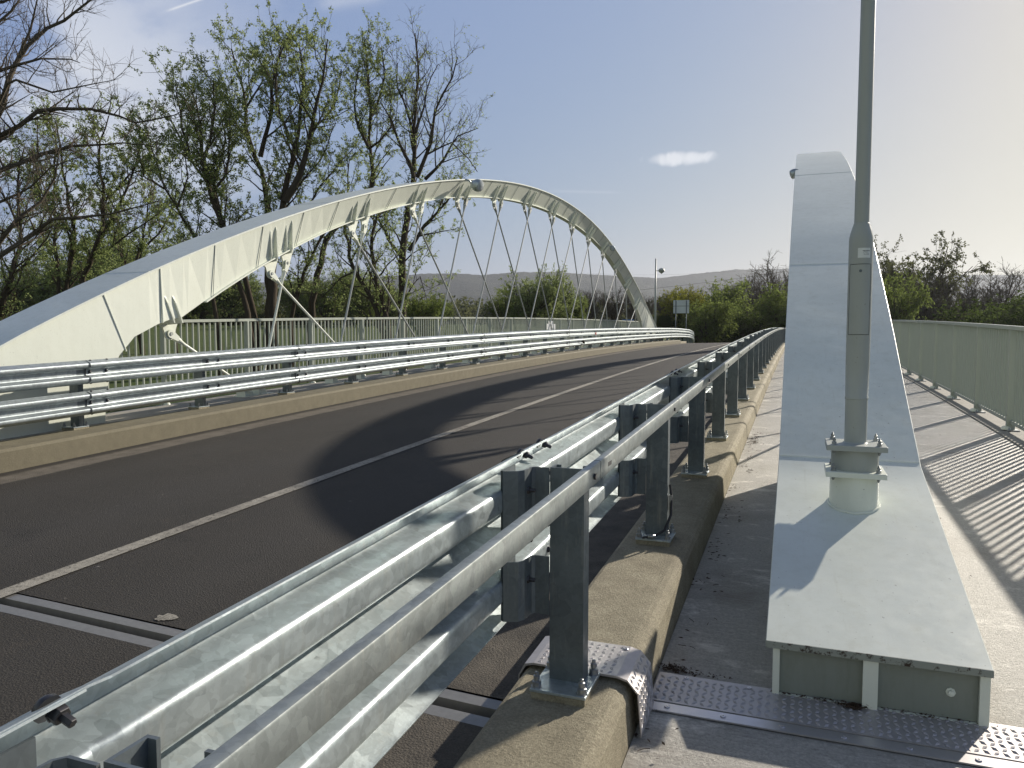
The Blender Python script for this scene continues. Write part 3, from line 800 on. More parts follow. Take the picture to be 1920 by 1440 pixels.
# ------------------------------------------------------------------ crash barriers
def chaikin(p, n=2):
    for _ in range(n):
        q = [p[0]]
        for a, b_ in zip(p[:-1], p[1:]):
            q += [(.75 * a[0] + .25 * b_[0], .75 * a[1] + .25 * b_[1]), (.25 * a[0] + .75 * b_[0], .25 * a[1] + .75 * b_[1])]
        p = q + [p[-1]]
    return p
def w_profile(H):
    k = H / .13
    half = [(.006, .130), (.018, .126), (.066, .104), (.081, .094), (.083, .072), (.078, .055), (.014, .040), (.0, .034), (.0, .0)]
    pts = [(d, h * k) for d, h in half] + [(d, -h * k) for d, h in reversed(half[:-1])]
    return chaikin(pts, 2)
def sheet_poly(p, t=.004):
    off_ = []
    for i, (d, h) in enumerate(p):
        a = p[max(0, i - 1)]; c = p[min(len(p) - 1, i + 1)]
        tx, ty = c[0] - a[0], c[1] - a[1]; l = math.hypot(tx, ty) + 1e-9
        off_.append((d - ty / l * -t * -1, h + tx / l * -t * -1)) if False else off_.append((d + ty / l * t, h - tx / l * t))
    return p + off_[::-1]
def smoothstep(a, b, x):
    t = min(1, max(0, (x - a) / (b - a))); return t * t * (3 - 2 * t)

def make_bolt_mesh(kind):
    mb = MB()
    if kind == 'dome': mb.lathe([(.021, 0), (.0205, .006), (.016, .012), (.008, .016), (.001, .017)], (0, 0, 0), 12, 'x')
    if kind == 'nut':
        mb.lathe([(.016, 0), (.016, .003), (.014, .003), (.014, .014), (.0125, .016), (.0075, .016), (.0075, .034), (.006, .036)], (0, 0, 0), 6, 'x')
    if kind == 'anchor':
        mb.lathe([(.021, 0), (.021, .003), (.0165, .003), (.0165, .020), (.014, .022), (.0095, .022), (.0095, .028), (.012, .028), (.012, .040), (.007, .043), (.007, .052), (.004, .054)], (0, 0, 0), 8, 'z')
    o = mb.build('bolt_template', M_bolt); me = o.data; bpy.data.objects.remove(o); return me
ME_dome = make_bolt_mesh('dome'); ME_nut = make_bolt_mesh('nut'); ME_anchor = make_bolt_mesh('anchor')
ME_dome.materials.clear(); ME_dome.materials.append(M_bolt)
ME_nutd = ME_nut.copy(); ME_nutd.materials.clear(); ME_nutd.materials.append(M_blackbolt)
ME_domed = ME_dome.copy(); ME_domed.materials.clear(); ME_domed.materials.append(M_blackbolt)

def barrier(name, label, xc, s, centres, H, joints, posts, handrail, yend):
    """xc: plane of the beam valley, s: +1 when the road is towards +X"""
    root = empty(name, (xc, posts[0], zd(posts[0]))); R = root.location
    tag(root, label, 'crash barrier', 'crash barriers along the road')
    prof = sheet_poly(w_profile(H))
    # terminal: the end of the rail bends outwards and dips
    def tx(y): return -s * 0.55 * smoothstep(yend - 7, yend, y) ** 2
    def tz(y): return -.55 * smoothstep(yend - 8, yend, y) ** 1.5
    beams = []
    for ci, c in enumerate(centres):
        for k in range(len(joints) - 1):
            y0, y1 = joints[k] - .02, joints[k + 1] + .30
            if k == len(joints) - 2: y1 = joints[k + 1]
            ys = sorted(set([y0, y0 + .33, y0 + .36] + deck_ys(y0, y1, .5)))
            def fn(a, b_, y, y0=y0, c=c):
                e = .0065 if y <= y0 + .331 else 0
                return (xc + s * (a + e) + tx(y), y, zd(y) + c + b_ + tz(y))
            mb = MB(); mb.sweep(prof, ys, fn, True)
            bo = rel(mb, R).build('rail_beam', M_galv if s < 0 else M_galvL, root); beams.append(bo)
            J = joints[k]
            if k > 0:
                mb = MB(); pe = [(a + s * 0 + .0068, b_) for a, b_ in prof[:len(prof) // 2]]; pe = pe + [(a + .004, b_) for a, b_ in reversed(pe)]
                mb.sweep(pe, [y0 - .007, y0 - .0005], lambda a, b_, y, c=c: (xc + s * a + tx(y), y, zd(y) + c + b_ + tz(y)), True); rel(mb, R).build('joint_shadow', M_blackbolt, bo)  # dark strip standing in for the shadow line at the beam overlap
            hgt = [.115 * H / .13, 0, -.115 * H / .13]
            if J < 34:
                for dy in (.03, .26):
                    for hh in hgt:
                        d = .020 if hh else .006
                        if s > 0: link_mesh('bolt', ME_domed, bo, (xc + d + .005 - R[0], J + dy - R[1], zd(J + dy) + c + hh - R[2]), (0, (-.35 if hh > 0 else .35 if hh < 0 else 0), 0))
                        else:
                            link_mesh('bolt', ME_domed, bo, (xc - d - .012 - R[0], J + dy - R[1], zd(J + dy) + c + hh - R[2]), (0, math.pi + (.35 if hh > 0 else -.35 if hh < 0 else 0), 0))
                            link_mesh('bolt', ME_nutd, bo, (xc - d + .002 - R[0], J + dy - R[1], zd(J + dy) + c + hh - R[2]), (0, (.35 if hh > 0 else -.35 if hh < 0 else 0), 0))
            for py in posts:
                if joints[k] + .4 < py < joints[k + 1] - .2 and py < 40 and s > 0:
                    for dy in (-.02, .2):
                        link_mesh('bolt', ME_domed, bo, (xc + .003 - R[0], py + dy - R[1], zd(py + dy) + c - R[2]))
    # posts
    me_post = None
    def cpoly(w_, d_, t_):  # C section seen from above; web towards -Y
        return [(-w_ / 2, 0), (w_ / 2, 0), (w_ / 2, d_), (w_ / 2 - .022, d_), (w_ / 2 - .022, d_ - t_), (w_ / 2 - t_, d_ - t_), (w_ / 2 - t_, t_), (-w_ / 2 + t_, t_), (-w_ / 2 + t_, d_ - t_), (-w_ / 2 + .022, d_ - t_), (-w_ / 2 + .022, d_), (-w_ / 2, d_)]
    px_ = xc - s * .196 if handrail is None else -.744
    top = centres[0] + .105
    first = None
    for i, py in enumerate(posts):
        sx = tx(py); base = zd(py) + (0 if py < 53 else -.10) + (0 if py < 56 else -.15)
        tp = top + tz(py) - (0 if py < 53 else -.10) + (0 if py < 56 else .15)
        loc = (px_ + sx - R[0], py - R[1], base - R[2])
        if first is None or py > 53:
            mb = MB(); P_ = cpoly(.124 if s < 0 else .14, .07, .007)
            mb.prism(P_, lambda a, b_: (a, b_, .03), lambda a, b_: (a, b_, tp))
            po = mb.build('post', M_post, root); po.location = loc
            if first is None:
                mb = MB(); mb.cbox(-.103, .097, -.10, .115, .022, .032, .002); ME_bp = mb.build('base_plate', M_galv, None); me_bp = ME_bp.data; bpy.data.objects.remove(ME_bp)
                mb = MB(); mb.cbox(-.100, .094, -.097, .112, -.01, .0215, .003); q_ = mb.build('grout_pad', M_kerb, None); me_gp = q_.data; bpy.data.objects.remove(q_)
                first = po; me_post = po.data
                # spacer bracket sheet between post and rail
                t_ = .006
                wv = [(.0, -.004), (.052, -.004), (.066, -.020), (.070, -.085), (.082, -.108), (.128, -.125), (.134, -.118), (.134, .012)]
                wv = [(a * (1.0 if s < 0 else .96), b_) for a, b_ in wv]
                outr = []
                for a_, p_ in enumerate(wv):
                    q0 = wv[max(0, a_ - 1)]; q1 = wv[min(len(wv) - 1, a_ + 1)]; tx_, ty_ = q1[0] - q0[0], q1[1] - q0[1]; l_2 = math.hypot(tx_, ty_)
                    outr.append((p_[0] + ty_ / l_2 * t_, p_[1] - tx_ / l_2 * t_))
                sp_poly = wv + outr[::-1]
                mb = MB(); mb.prism(sp_poly, lambda a, b_: (s * a, b_, -.105), lambda a, b_: (s * a, b_, .105))
                q_ = mb.build('spacer_bracket', M_post, None); me_sp = q_.data; bpy.data.objects.remove(q_)
        else:
            po = link_mesh('post', me_post, root, loc)
        if py < 53:
            link_mesh('base_plate', me_bp, po, (0, 0, 0)); link_mesh('grout_pad', me_gp, po, (0, 0, 0))
            if py < 34:
                for bx, by in ((-.085, -.075), (.078, -.075), (-.085, .09), (.078, .09)): link_mesh('bolt', ME_anchor, po, (bx, by, .0315))
        for c in centres:
            ze = c + tz(py)
            sp2 = link_mesh('spacer_bracket', me_sp, root, (px_ + sx + s * .0625 - R[0], py - R[1], zd(py) + ze - R[2]))
            if py < 20 and s < 0:
                link_mesh('bolt', ME_nutd, sp2, (s * .132, -.04, 0.0), (0, 0, 0), (1.0, 1.0, 1.0))
                link_mesh('bolt', ME_nutd, sp2, (s * .072, -.055, 0.03), (0, 0, 0))
    return root, beams, R, px_, tx, tz
pR = [-1.2, .685] + [2.535 + 1.85 * n - .006 * n * n for n in range(0, 36)]
pR = [y for y in pR if y < 66]
pL = [6.60 + 2.0 * n for n in range(-3, 30)]
barR, beamsR, RR_, pxR, txR, tzR = barrier('crash_barrier', 'near galvanised double-rail crash barrier carrying a square handrail tube above the right kerb', -.94, -1, (.692, .374), .13,
    [-1.6, .48, 2.66, 6.4, 10.1, 17.2, 24.3, 31.2, 38, 45, 52, 59, 67], pR, True, 67)
barL, beamsL, RL_, pxL, txL, tzL = barrier('crash_barrier', 'far galvanised double-rail crash barrier on the left kerb in front of the long arch', -7.83, 1, (.68, .315), .14,
    [-2.6, 2.6, 6.62, 10.62, 18.62, 26.62, 34.62, 42.62, 50.62, 58.62, 67], pL, None, 67)
# handrail tube on the near barrier
R = RR_
HJ = [-1.5, 2.66, 4.6, 8.2, 11.8, 19, 26, 33, 40, 50, 67]
tube_poly = [(-.685, .737), (-.685, .799), (-.683, .8025), (-.679, .804), (-.661, .804), (-.657, .8025), (-.655, .799), (-.655, .737), (-.657, .734), (-.661, .732), (-.679, .732), (-.683, .734)]
for k in range(len(HJ) - 1):
    y0, y1 = HJ[k] + .008, HJ[k + 1]
    mb = MB(); mb.sweep(tube_poly, deck_ys(y0, y1, .5), lambda a, b_, y: (a + txR(y), y, zd(y) + b_ + tzR(y)), True)
    o = rel(mb, R).build('handrail_tube', M_rail, barR)
    yj = HJ[k + 1]
    if yj < 30:
        mb = MB(); mb.sweep([(-.682, .738), (-.682, .798), (-.658, .798), (-.658, .738)], [yj - .04, yj + .05], lambda a, b_, y: (a, y, zd(y) + b_)); rel(mb, R).build('joint_sleeve', M_blackbolt, o)
for py in pR:
    if py < 30:
        mb = MB(); mb.prism([(.012 * math.cos(a), .012 * math.sin(a)) for a in np.linspace(0, 2 * math.pi, 7)[:-1]], lambda a, b_: (-.656, py + .035 + a, zd(py) + .768 + b_), lambda a, b_: (-.647, py + .035 + a, zd(py) + .768 + b_))
        rel(mb, R).build('bolt', M_blackbolt, barR)
for yy in (2.78,):
    part('slot', -.6555, -.6545, yy, yy + .055, zd(yy) + .760, zd(yy) + .776, M_black, barR)
# black earthing cable on the second post
mb = MB(); py = pR[3]; b0 = zd(py) + .03
x_ = -.672
mb.path([(x_, py + .03, b0 + .30), (x_ + .012, py + .02, b0 + .22), (x_ + .014, py - .01, b0 + .13), (x_ - .015, py - .06, b0 + .05), (x_ - .07, py - .10, b0 + .018), (x_ - .13, py - .12, b0 + .012)], .0075, 8)
tag(mb.build('cable', M_black), 'black earthing cable curling down the foot of the second near barrier post', 'cable')
mb = MB(); mb.box(x_ - .004, x_ + .016, py + .01, py + .04, b0 + .155, b0 + .24)
q_ = mb.build('cable_sleeve', M_bolt); q_.parent = bpy.data.objects['cable']
mb = MB(); mb.tube((x_ - .06, py - .10, b0 + .02), (x_ - .10, py - .115, b0 + .02), .012)
lug = mb.build('cable_clamp', M_bolt); lug.parent = bpy.data.objects['cable']
# red reflector
mb = MB(); mb.cbox(-7.742, -7.728, 30.38, 30.52, zd(30.4) + .565, zd(30.4) + .665, .003)
o = mb.build('reflector', m_simple('red_reflector', (.55, .05, .02), .3), None); tag(o, 'small red reflector fixed on the far barrier rail', 'reflector')
mb = MB(); mb.prism([(0, 0), (.16, .0), (.16, -.12)], lambda a, b_: (-7.742, 28.3 + a, zd(28) + .38 + b_), lambda a, b_: (-7.66, 28.3 + a, zd(28) + .38 + b_))
o = mb.build('reflector_bracket', M_blackbolt); tag(o, 'dark wedge-shaped marker bracket on the lower rail of the far barrier', 'bracket')

# ------------------------------------------------------------------ pedestrian railings
def railing(label, x, base, top, botr, ys_posts, nb, y_end, face):
    root = empty('pedestrian_railing', (x, ys_posts[0], zd(ys_posts[0]) + base)); R = root.location
    tag(root, label, 'railing', 'railings on both sides of the bridge')
    a, b_ = ys_posts[0], ys_posts[-1]
    mb = MB(); mb.sweep([(x - .032, top - .048), (x - .032, top - .006), (x - .026, top), (x + .026, top), (x + .032, top - .006), (x + .032, top - .048)], deck_ys(a, b_, 1), lambda p, q, y: (p, y, zd(y) + q)); rel(mb, R).build('top_rail', M_railing, root)
    mb = MB(); mb.sweep([(x - .025, botr - .03), (x - .025, botr + .012), (x + .025, botr + .012), (x + .025, botr - .03)], deck_ys(a, b_, 1), lambda p, q, y: (p, y, zd(y) + q)); rel(mb, R).build('bottom_rail', M_railing, root)
    hp = top - .048 - base
    mb = MB(); mb.cbox(-.062 if face < 0 else -.030, .030 if face < 0 else .062, -.024, .024, 0, hp, .003); q = mb.build('post', M_railing); me_p = q.data; bpy.data.objects.remove(q)
    mb = MB(); mb.cbox(-.07, .07, -.10, .10, 0, .012, .002); mb.v = [v_ for v_ in mb.v]; q = mb.build('base_plate', M_bolt); me_b = q.data; bpy.data.objects.remove(q)
    mb = MB(); mb.lathe([(.055, 0), (.052, .02), (.038, .038), (.015, .046)], (face * .062, 0, .0), 14); q = mb.build('foot_light_spot', M_white); me_g = q.data; bpy.data.objects.remove(q)  # white dome put in for the sunlit spot at each post foot
    hb = top - .048 - botr - .012
    mb = MB(); mb.box(-.015, .015, -.010, .010, 0, hb); q = mb.build('baluster', M_railing); me_v = q.data; bpy.data.objects.remove(q)
    bals = []
    for i, y in enumerate(ys_posts):
        p = link_mesh('post', me_p, root, (0, y - R[1], zd(y) + base - R[2]))
        link_mesh('base_plate', me_b, p, (0, 0, 0))
        link_mesh('foot_light_spot', me_g, p, (0, 0, .010))
        if y < 20:
            for sy in (-.078, .078): link_mesh('bolt', ME_anchor, p, (face * .045, sy, .012), None, (.6, .6, .6))
        if i < len(ys_posts) - 1:
            y2 = ys_posts[i + 1]
            for k in range(1, nb + 1): bals.append(y + (y2 - y) * k / (nb + 1))
    return root, R, me_v, bals, hb
def fill_balusters(root, R, me_v, bals, botr, y_first):
    vis = [y for y in bals if y > y_first][:100]
    vs = set(vis)
    for y in vis: link_mesh('baluster', me_v, root, (0, y - R[1], zd(y) + botr + .012 - R[2]))
    mb = MB(); hb = max(v.co.z for v in me_v.vertices)
    for y in bals:
        if y in vs: continue
        mb.box(-.015, .015, y - .010 - R[1], y + .010 - R[1], zd(y) + botr + .012 - R[2], zd(y) + botr + .012 + hb - R[2])
    o = mb.build('balusters', M_railing, root, fix=False); tag(o, kind='stuff')
ypL = [9.70 - 2.03 * 4 + 2.03 * n for n in range(27)]
r_, R_, mv, bl, hb = railing('pale railing with upright bars on the far left edge behind the long arch', -9.77, -.15, 1.26, -.03, ypL, 14, 54, 1)
fill_balusters(r_, R_, mv, bl, -.03, 8.0)
ypR = [10.84 - 1.815 * 8 + 1.815 * n for n in range(33)]
r_, R_, mv, bl, hb = railing('pale green railing with close upright bars along the right edge of the footway', 2.49, -.185, 1.095, -.07, ypR, 13, 54, -1)
fill_balusters(r_, R_, mv, bl, -.07, 9.6)
# notice plates on the far railing
mb = MB()
for (ya, yb, za, zb_) in ((30.0, 30.28, .78, 1.02), (31.0, 31.28, .78, 1.02), (30.3, 30.98, .86, 1.14)): mb.cbox(-9.735, -9.727, ya, yb, zd(30.5) + za, zd(30.5) + zb_, .002)
mb.prism([(30.42, .86), (30.86, .86), (30.86, .70), (30.64, .58), (30.42, .70)], lambda a, b_: (-9.735, a, zd(30.5) + b_), lambda a, b_: (-9.727, a, zd(30.5) + b_))
o = mb.build('notice_board', m_simple('white_notice', (.6, .62, .62), .4, var=.12)); tag(o, 'white notice plates hung on the far railing between the hangers', 'notice')

# ------------------------------------------------------------------ lamp post
LX, LY = .302, 4.41
lp = empty('lamp_post', (LX, LY, .43)); tag(lp, 'tall grey lamp post bolted on a flanged drum on the near arch', 'lamp post', 'lamp posts'); Q = lp.location
def lpp(mb, name, m, par=lp): return rel(mb, Q).build(name, m, par)
mb = MB(); mb.lathe([(.1205, .36), (.1205, .62)], (LX, LY, 0), 40); st = lpp(mb, 'base_drum', M_white)
mb = MB(); n = 40; pts = []
for i in range(n + 1):
    a = 2 * math.pi * i / n; y = LY + .124 * math.sin(a); pts.append((LX + .124 * math.cos(a), y, ztR(y) + .003 + .0015 * math.sin(9 * a)))
mb.path(pts, .0075, 6); lpp(mb, 'weld_ring', M_white, st)
mb = MB(); mb.cbox(LX - .145, LX + .145, LY - .142, LY + .142, .617, .645, .0025); pl1 = lpp(mb, 'flange_plate', M_white)
mb = MB(); mb.lathe([(.117, .645), (.117, .757)], (LX, LY, 0), 40); lpp(mb, 'spacer_drum', M_pole)
mb = MB(); mb.cbox(LX - .145, LX + .145, LY - .142, LY + .142, .757, .785, .0025); pl2 = lpp(mb, 'flange_plate', M_pole)
for z_, pl in ((.645, pl1), (.785, pl2)):
    for sx in (-1, 1):
        for sy in (-1, 1):
            link_mesh('bolt', ME_anchor, pl, (sx * .108, sy * .105, z_ - Q[2]), None, (.72, .72, .72))
            link_mesh('bolt', ME_anchor, pl, (sx * .108, sy * .105, z_ - .028 - Q[2]), (math.pi, 0, 0), (.6, .6, .4))
mb = MB(); mb.lathe([(.062, .785), (.0555, .792), (.0545, .80), (.0545, 1.018), (.0575, 1.020), (.0575, 1.030), (.0555, 1.033), (.0585, 1.20), (.0592, 1.74), (.0592, 1.85), (.0575, 1.868), (.0525, 1.892), (.0440, 1.922), (.0400, 1.932), (.0395, 1.938), (.0365, 1.941), (.030, 8.5), (.0, 8.5)], (LX, LY, 0), 36); pole = lpp(mb, 'pole', M_pole)
# access door, lock and type label on the camera side
a0 = math.atan2(-LY, -LX) + .0
def patch(z0_, z1_, a_, b_, r, nseg=10, nz=6, round_=0):
    mb = MB(); v = []; 
    for j in range(nz + 1):
        z = z0_ + (z1_ - z0_) * j / nz
        for i in range(nseg + 1):
            a = a0 + a_ + (b_ - a_) * i / nseg; rr = r(z) if callable(r) else r
            v.append((LX + rr * math.cos(a), LY + rr * math.sin(a), z))
    m_ = nseg + 1
    mb.add(v, [(j * m_ + i, j * m_ + i + 1, (j + 1) * m_ + i + 1, (j + 1) * m_ + i) for j in range(nz) for i in range(nseg)], True); return mb
def rp(z): return float(np.interp(z, [1.033, 1.20, 1.74, 1.79], [.0555, .0585, .0592, .0592]))
door = lpp(patch(1.36, 1.725, -.95, .95, lambda z: rp(z) + .0016), 'access_door', M_pole, lp)
mb = MB(); pts = []
def onp(z, a, e): return (LX + (rp(z) + e) * math.cos(a0 + a), LY + (rp(z) + e) * math.sin(a0 + a), z)
loop = [onp(1.36, a, .002) for a in np.linspace(-.95, .95, 8)] + [onp(z, .95, .002) for z in np.linspace(1.375, 1.71, 6)] + [onp(1.725, a, .002) for a in np.linspace(.92, -.92, 8)] + [onp(z, -.95, .002) for z in np.linspace(1.71, 1.37, 6)]
mb.path(loop + [loop[0]], .0012, 4); lpp(mb, 'door_gap', M_black, door)
mb = MB(); c0 = np.array(onp(1.69, .02, .0015)); nn = np.array([math.cos(a0), math.sin(a0), 0]); mb.tube(c0, c0 + nn * .002, .0075, n=14); lpp(mb, 'door_lock', M_post, door)
lab = lpp(patch(1.757, 1.808, -.24, .84, lambda z: rp(z) + .0008, 8, 1), 'type_label', m_simple('silver_label', (.66, .69, .66), .4, 0), lp)
def dashes(rows):
    mb = MB()
    for z, h_, spans in rows:
        for a1, a2 in spans:
            mb.add([onp(z_, a_, .0012) for a_, z_ in ((a1, z), (a2, z), (a2, z + h_), (a1, z + h_))], [(0, 1, 2, 3)])
    return lpp(mb, 'lettering', M_black, lab)
# the print is too small to read in the photo: only its lines of ink are there
dashes([(z_ + .018, h_, [(a_ + .12, b_ + .16) for a_, b_ in sp_]) for z_, h_, sp_ in [(1.7735, .0026, [(.02, .10), (.125, .16), (.18, .22), (.29, .39), (.41, .55), (.57, .60)]), (1.768, .0016, [(.10, .20), (.22, .40)]), (1.7630, .0010, [(.06, .30), (.33, .50)]), (1.7590, .0010, [(.12, .35), (.38, .55)]), (1.7545, .0012, [(.12, .26), (.32, .52)])]])
# luminaire head far above the frame
mb = MB(); mb.lathe([(.02, 8.45), (.06, 8.5), (.16, 8.56), (.17, 8.60), (.10, 8.66), (.02, 8.68)], (LX, LY, 0), 24); lpp(mb, 'luminaire', M_pole)

# floodlights
def floodlight(loc, s, label, ang, arm=True):
    root = empty('floodlight', loc); tag(root, label, 'floodlight', 'egg-shaped floodlights on the arches')
    mb = MB(); mb.lathe([(.004, -.02), (.05, 0), (.10, .05), (.135, .13), (.140, .19), (.125, .25), (.118, .262)], (0, 0, 0), 24)
    h = mb.build('housing', M_galv, root); h.rotation_euler = ang; h.scale = (s, s, s)
    mb = MB(); mb.lathe([(.118, .262), (.08, .278), (.01, .284)], (0, 0, 0), 24)
    g_ = mb.build('lens', m_simple('lamp_glass', (.45, .48, .48), .1), h)
    if arm: mb = MB(); mb.path([(0, 0, .0), (-.02, -.10, .07), (-.10, -.16, .10), (-.22, -.16, .06)], .022 * s, 8); mb.build('bracket_arm', M_galv, root)
    return root
floodlight((-8.10, 18.60, 5.30), 1.15, 'egg-shaped floodlight on the crown of the long far arch', (math.radians(105), 0, math.radians(78)))
floodlight((-8.12, 34.75, 5.34), .9, 'small egg-shaped floodlight low on the far end of the long arch', (math.radians(100), 0, math.radians(30)))
floodlight((-.02, 13.0, 3.93), .55, 'small dark floodlight on the left side of the near arch', (math.radians(112), 0, math.radians(-80)), False)

# distant lamp post and signs
dl = empty('lamp_post', (-10.48, 60, zd(60) - .4)); tag(dl, 'distant thin lamp post with a round head standing right of the far arch end', 'lamp post', 'lamp posts')
mb = MB(); mb.tube((0, 0, -.3), (0, 0, 6.75), .10, .055, 10); mb.build('pole', M_pole, dl)
mb = MB(); mb.lathe([(.02, -.24), (.20, -.1), (.26, .02), (.20, .14), (.02, .22)], (.45, 0, 5.8), 16); mb.tube((0, 0, 5.8), (.3, 0, 5.8), .03); mb.build('lamp_head', M_pole, dl)
sg = empty('road_sign', (-10.6, 75, zd(75) - .6)); tag(sg, 'back of a pale square road sign on two posts beyond the far barrier', 'road sign')
z_ = sg.location[2]
mb = MB(); mb.cbox(-.755, .755, -.015, .015, 3.42 - z_, 4.68 - z_, .01); mb.build('sign_panel', m_simple('bare_aluminium', (.50, .55, .58), .45, .3, var=.2, sc=1.5), sg)
for x_ in (-.5, .5):
    mb = MB(); mb.tube((x_, -.06, -.5), (x_, -.06, 4.66 - z_), .045, n=8); mb.build('post', M_post, sg)
mb = MB(); mb.box(-.755, .755, -.035, -.016, 4.09 - z_, 4.14 - z_); mb.build('clamp_rail', M_post, sg)
mb = MB(); a_ = pix(1167, 600.5, 66); b2 = pix(1190, 602, 66)
mb.cbox(a_[0], b2[0], a_[1], a_[1] + .03, a_[2] - 1.0, a_[2] + .08, .005); mb.tube(((a_[0] + b2[0]) / 2, a_[1] + .05, a_[2] - 4.5), ((a_[0] + b2[0]) / 2, a_[1] + .05, a_[2]), .04)
tag(mb.build('direction_sign', m_simple('blue_sign', (.03, .12, .34), .4), None), 'small blue sign showing just above the far railing', 'road sign')

# ------------------------------------------------------------------ trees
def tubes_np(P0, P1, R0, R1, k=3):
    """batch of straight k-sided prisms"""
    P0 = np.asarray(P0); P1 = np.asarray(P1); n = len(P0)
    d = P1 - P0; d /= np.linalg.norm(d, axis=1)[:, None] + 1e-9
    ref = np.where(np.abs(d[:, 2:3]) < .9, np.array([[0, 0, 1.0]]), np.array([[1.0, 0, 0]]))
    a = np.cross(d, ref); a /= np.linalg.norm(a, axis=1)[:, None] + 1e-9; b_ = np.cross(d, a)
    an = np.arange(k) * 2 * np.pi / k
    ring = np.cos(an)[None, :, None] * a[:, None, :] + np.sin(an)[None, :, None] * b_[:, None, :]
    v = np.concatenate([P0[:, None, :] + ring * np.asarray(R0)[:, None, None], P1[:, None, :] + ring * np.asarray(R1)[:, None, None]], 1)  # n,2k,3
    base = (np.arange(n) * 2 * k)[:, None]
    f = []
    for i in range(k):
        j = (i + 1) % k; f.append(np.stack([base[:, 0] + i, base[:, 0] + j, base[:, 0] + k + j, base[:, 0] + k + i], 1))
    return v.reshape(-1, 3), np.concatenate(f, 0)
def mesh_np(name, parts, m, smooth=False):
    vs, fs, o = [], [], 0
    for v, f in parts:
        if len(v) == 0: continue
        vs.append(v); fs.append(f + o); o += len(v)
    V = np.concatenate(vs); F = np.concatenate(fs)
    me = bpy.data.meshes.new(name)
    me.vertices.add(len(V)); me.vertices.foreach_set('co', V.astype(np.float32).ravel())
    me.loops.add(F.size); me.loops.foreach_set('vertex_index', F.astype(np.int32).ravel())
    me.polygons.add(len(F)); me.polygons.foreach_set('loop_start', np.arange(0, F.size, F.shape[1], dtype=np.int32))
    try: me.polygons.foreach_set('loop_total', np.full(len(F), F.shape[1], dtype=np.int32))
    except Exception: pass
    me.polygons.foreach_set('use_smooth', np.full(len(F), smooth))
    me.materials.append(m); me.update(calc_edges=True); return me
def m_leaf(name, c1, c2, tr=.45):
    m = bpy.data.materials.new(name); m.use_nodes = True; t = m.node_tree; t.nodes.clear()
    o = t.nodes.new('ShaderNodeOutputMaterial'); d = t.nodes.new('ShaderNodeBsdfDiffuse'); r = t.nodes.new('ShaderNodeBsdfTranslucent'); x = t.nodes.new('ShaderNodeMixShader')
    g = t.nodes.new('ShaderNodeNewGeometry'); col = mixc(t, g.outputs['Random Per Island'], c1, c2)
    n = noise(t, g.outputs['Position'], .35, 3, .6)
    col = mixc(t, ramp(t, n, [(.4, 0), (.65, .45)]), col, tuple(q * .62 for q in c1))
    t.links.new(col, d.inputs[0]); t.links.new(mixc(t, .5, col, tuple(min(1, q * 1.25) for q in c2)), r.inputs[0]); x.inputs[0].default_value = tr
    t.links.new(d.outputs[0], x.inputs[1]); t.links.new(r.outputs[0], x.inputs[2]); t.links.new(x.outputs[0], o.inputs[0]); return m
def m_bark(name, c):
    m, t, b = mat(name); v = coord(t, (4, 4, 1)); n = noise(t, v, 4, 5, .7)
    setb(t, b, mixc(t, n, tuple(q * .55 for q in c), tuple(q * 1.5 for q in c)), .95, 0, .15); bump(t, b, n, .8, .03); return m
M_bark = m_bark('dark_willow_bark', (.060, .048, .034))
M_bark2 = m_bark('grey_brown_bark', (.095, .080, .060))
M_bark3 = m_bark('pale_twig_bark', (.13, .105, .085))
M_leafA = m_leaf('young_willow_leaves', (.17, .215, .072), (.28, .335, .135), .58)
M_leafB = m_leaf('fresh_green_leaves', (.10, .14, .03), (.18, .225, .065), .55)
M_leafY = m_leaf('yellow_green_leaves', (.15, .165, .022), (.25, .255, .045), .5)
M_leafD = m_leaf('deep_green_leaves', (.040, .065, .016), (.085, .115, .034))
M_leafG = m_leaf('dull_olive_leaves', (.075, .085, .035), (.13, .14, .062))
M_bloss = m_leaf('pale_blossom', (.30, .30, .27), (.42, .41, .38))

def resample(pts, step, wob, r):
    pts = [np.array(p, float) for p in pts]
    P = [2 * pts[0] - pts[1]] + pts + [2 * pts[-1] - pts[-2]]; out_ = []
    for i in range(1, len(P) - 2):
        l = np.linalg.norm(P[i + 1] - P[i]); n = max(1, int(l / step))
        for k in range(n):
            t = k / n; a, b_, c, d = P[i - 1], P[i], P[i + 1], P[i + 2]
            out_.append(.5 * ((2 * b_) + (c - a) * t + (2 * a - 5 * b_ + 4 * c - d) * t * t + (3 * b_ - a - 3 * c + d) * t ** 3))
    out_.append(pts[-1]); out_ = np.array(out_)
    if len(out_) > 2: out_[1:-1] += r.normal(0, wob, (len(out_) - 2, 3))
    return out_
def unit(v): return v / (np.linalg.norm(v, axis=-1, keepdims=True) + 1e-9)

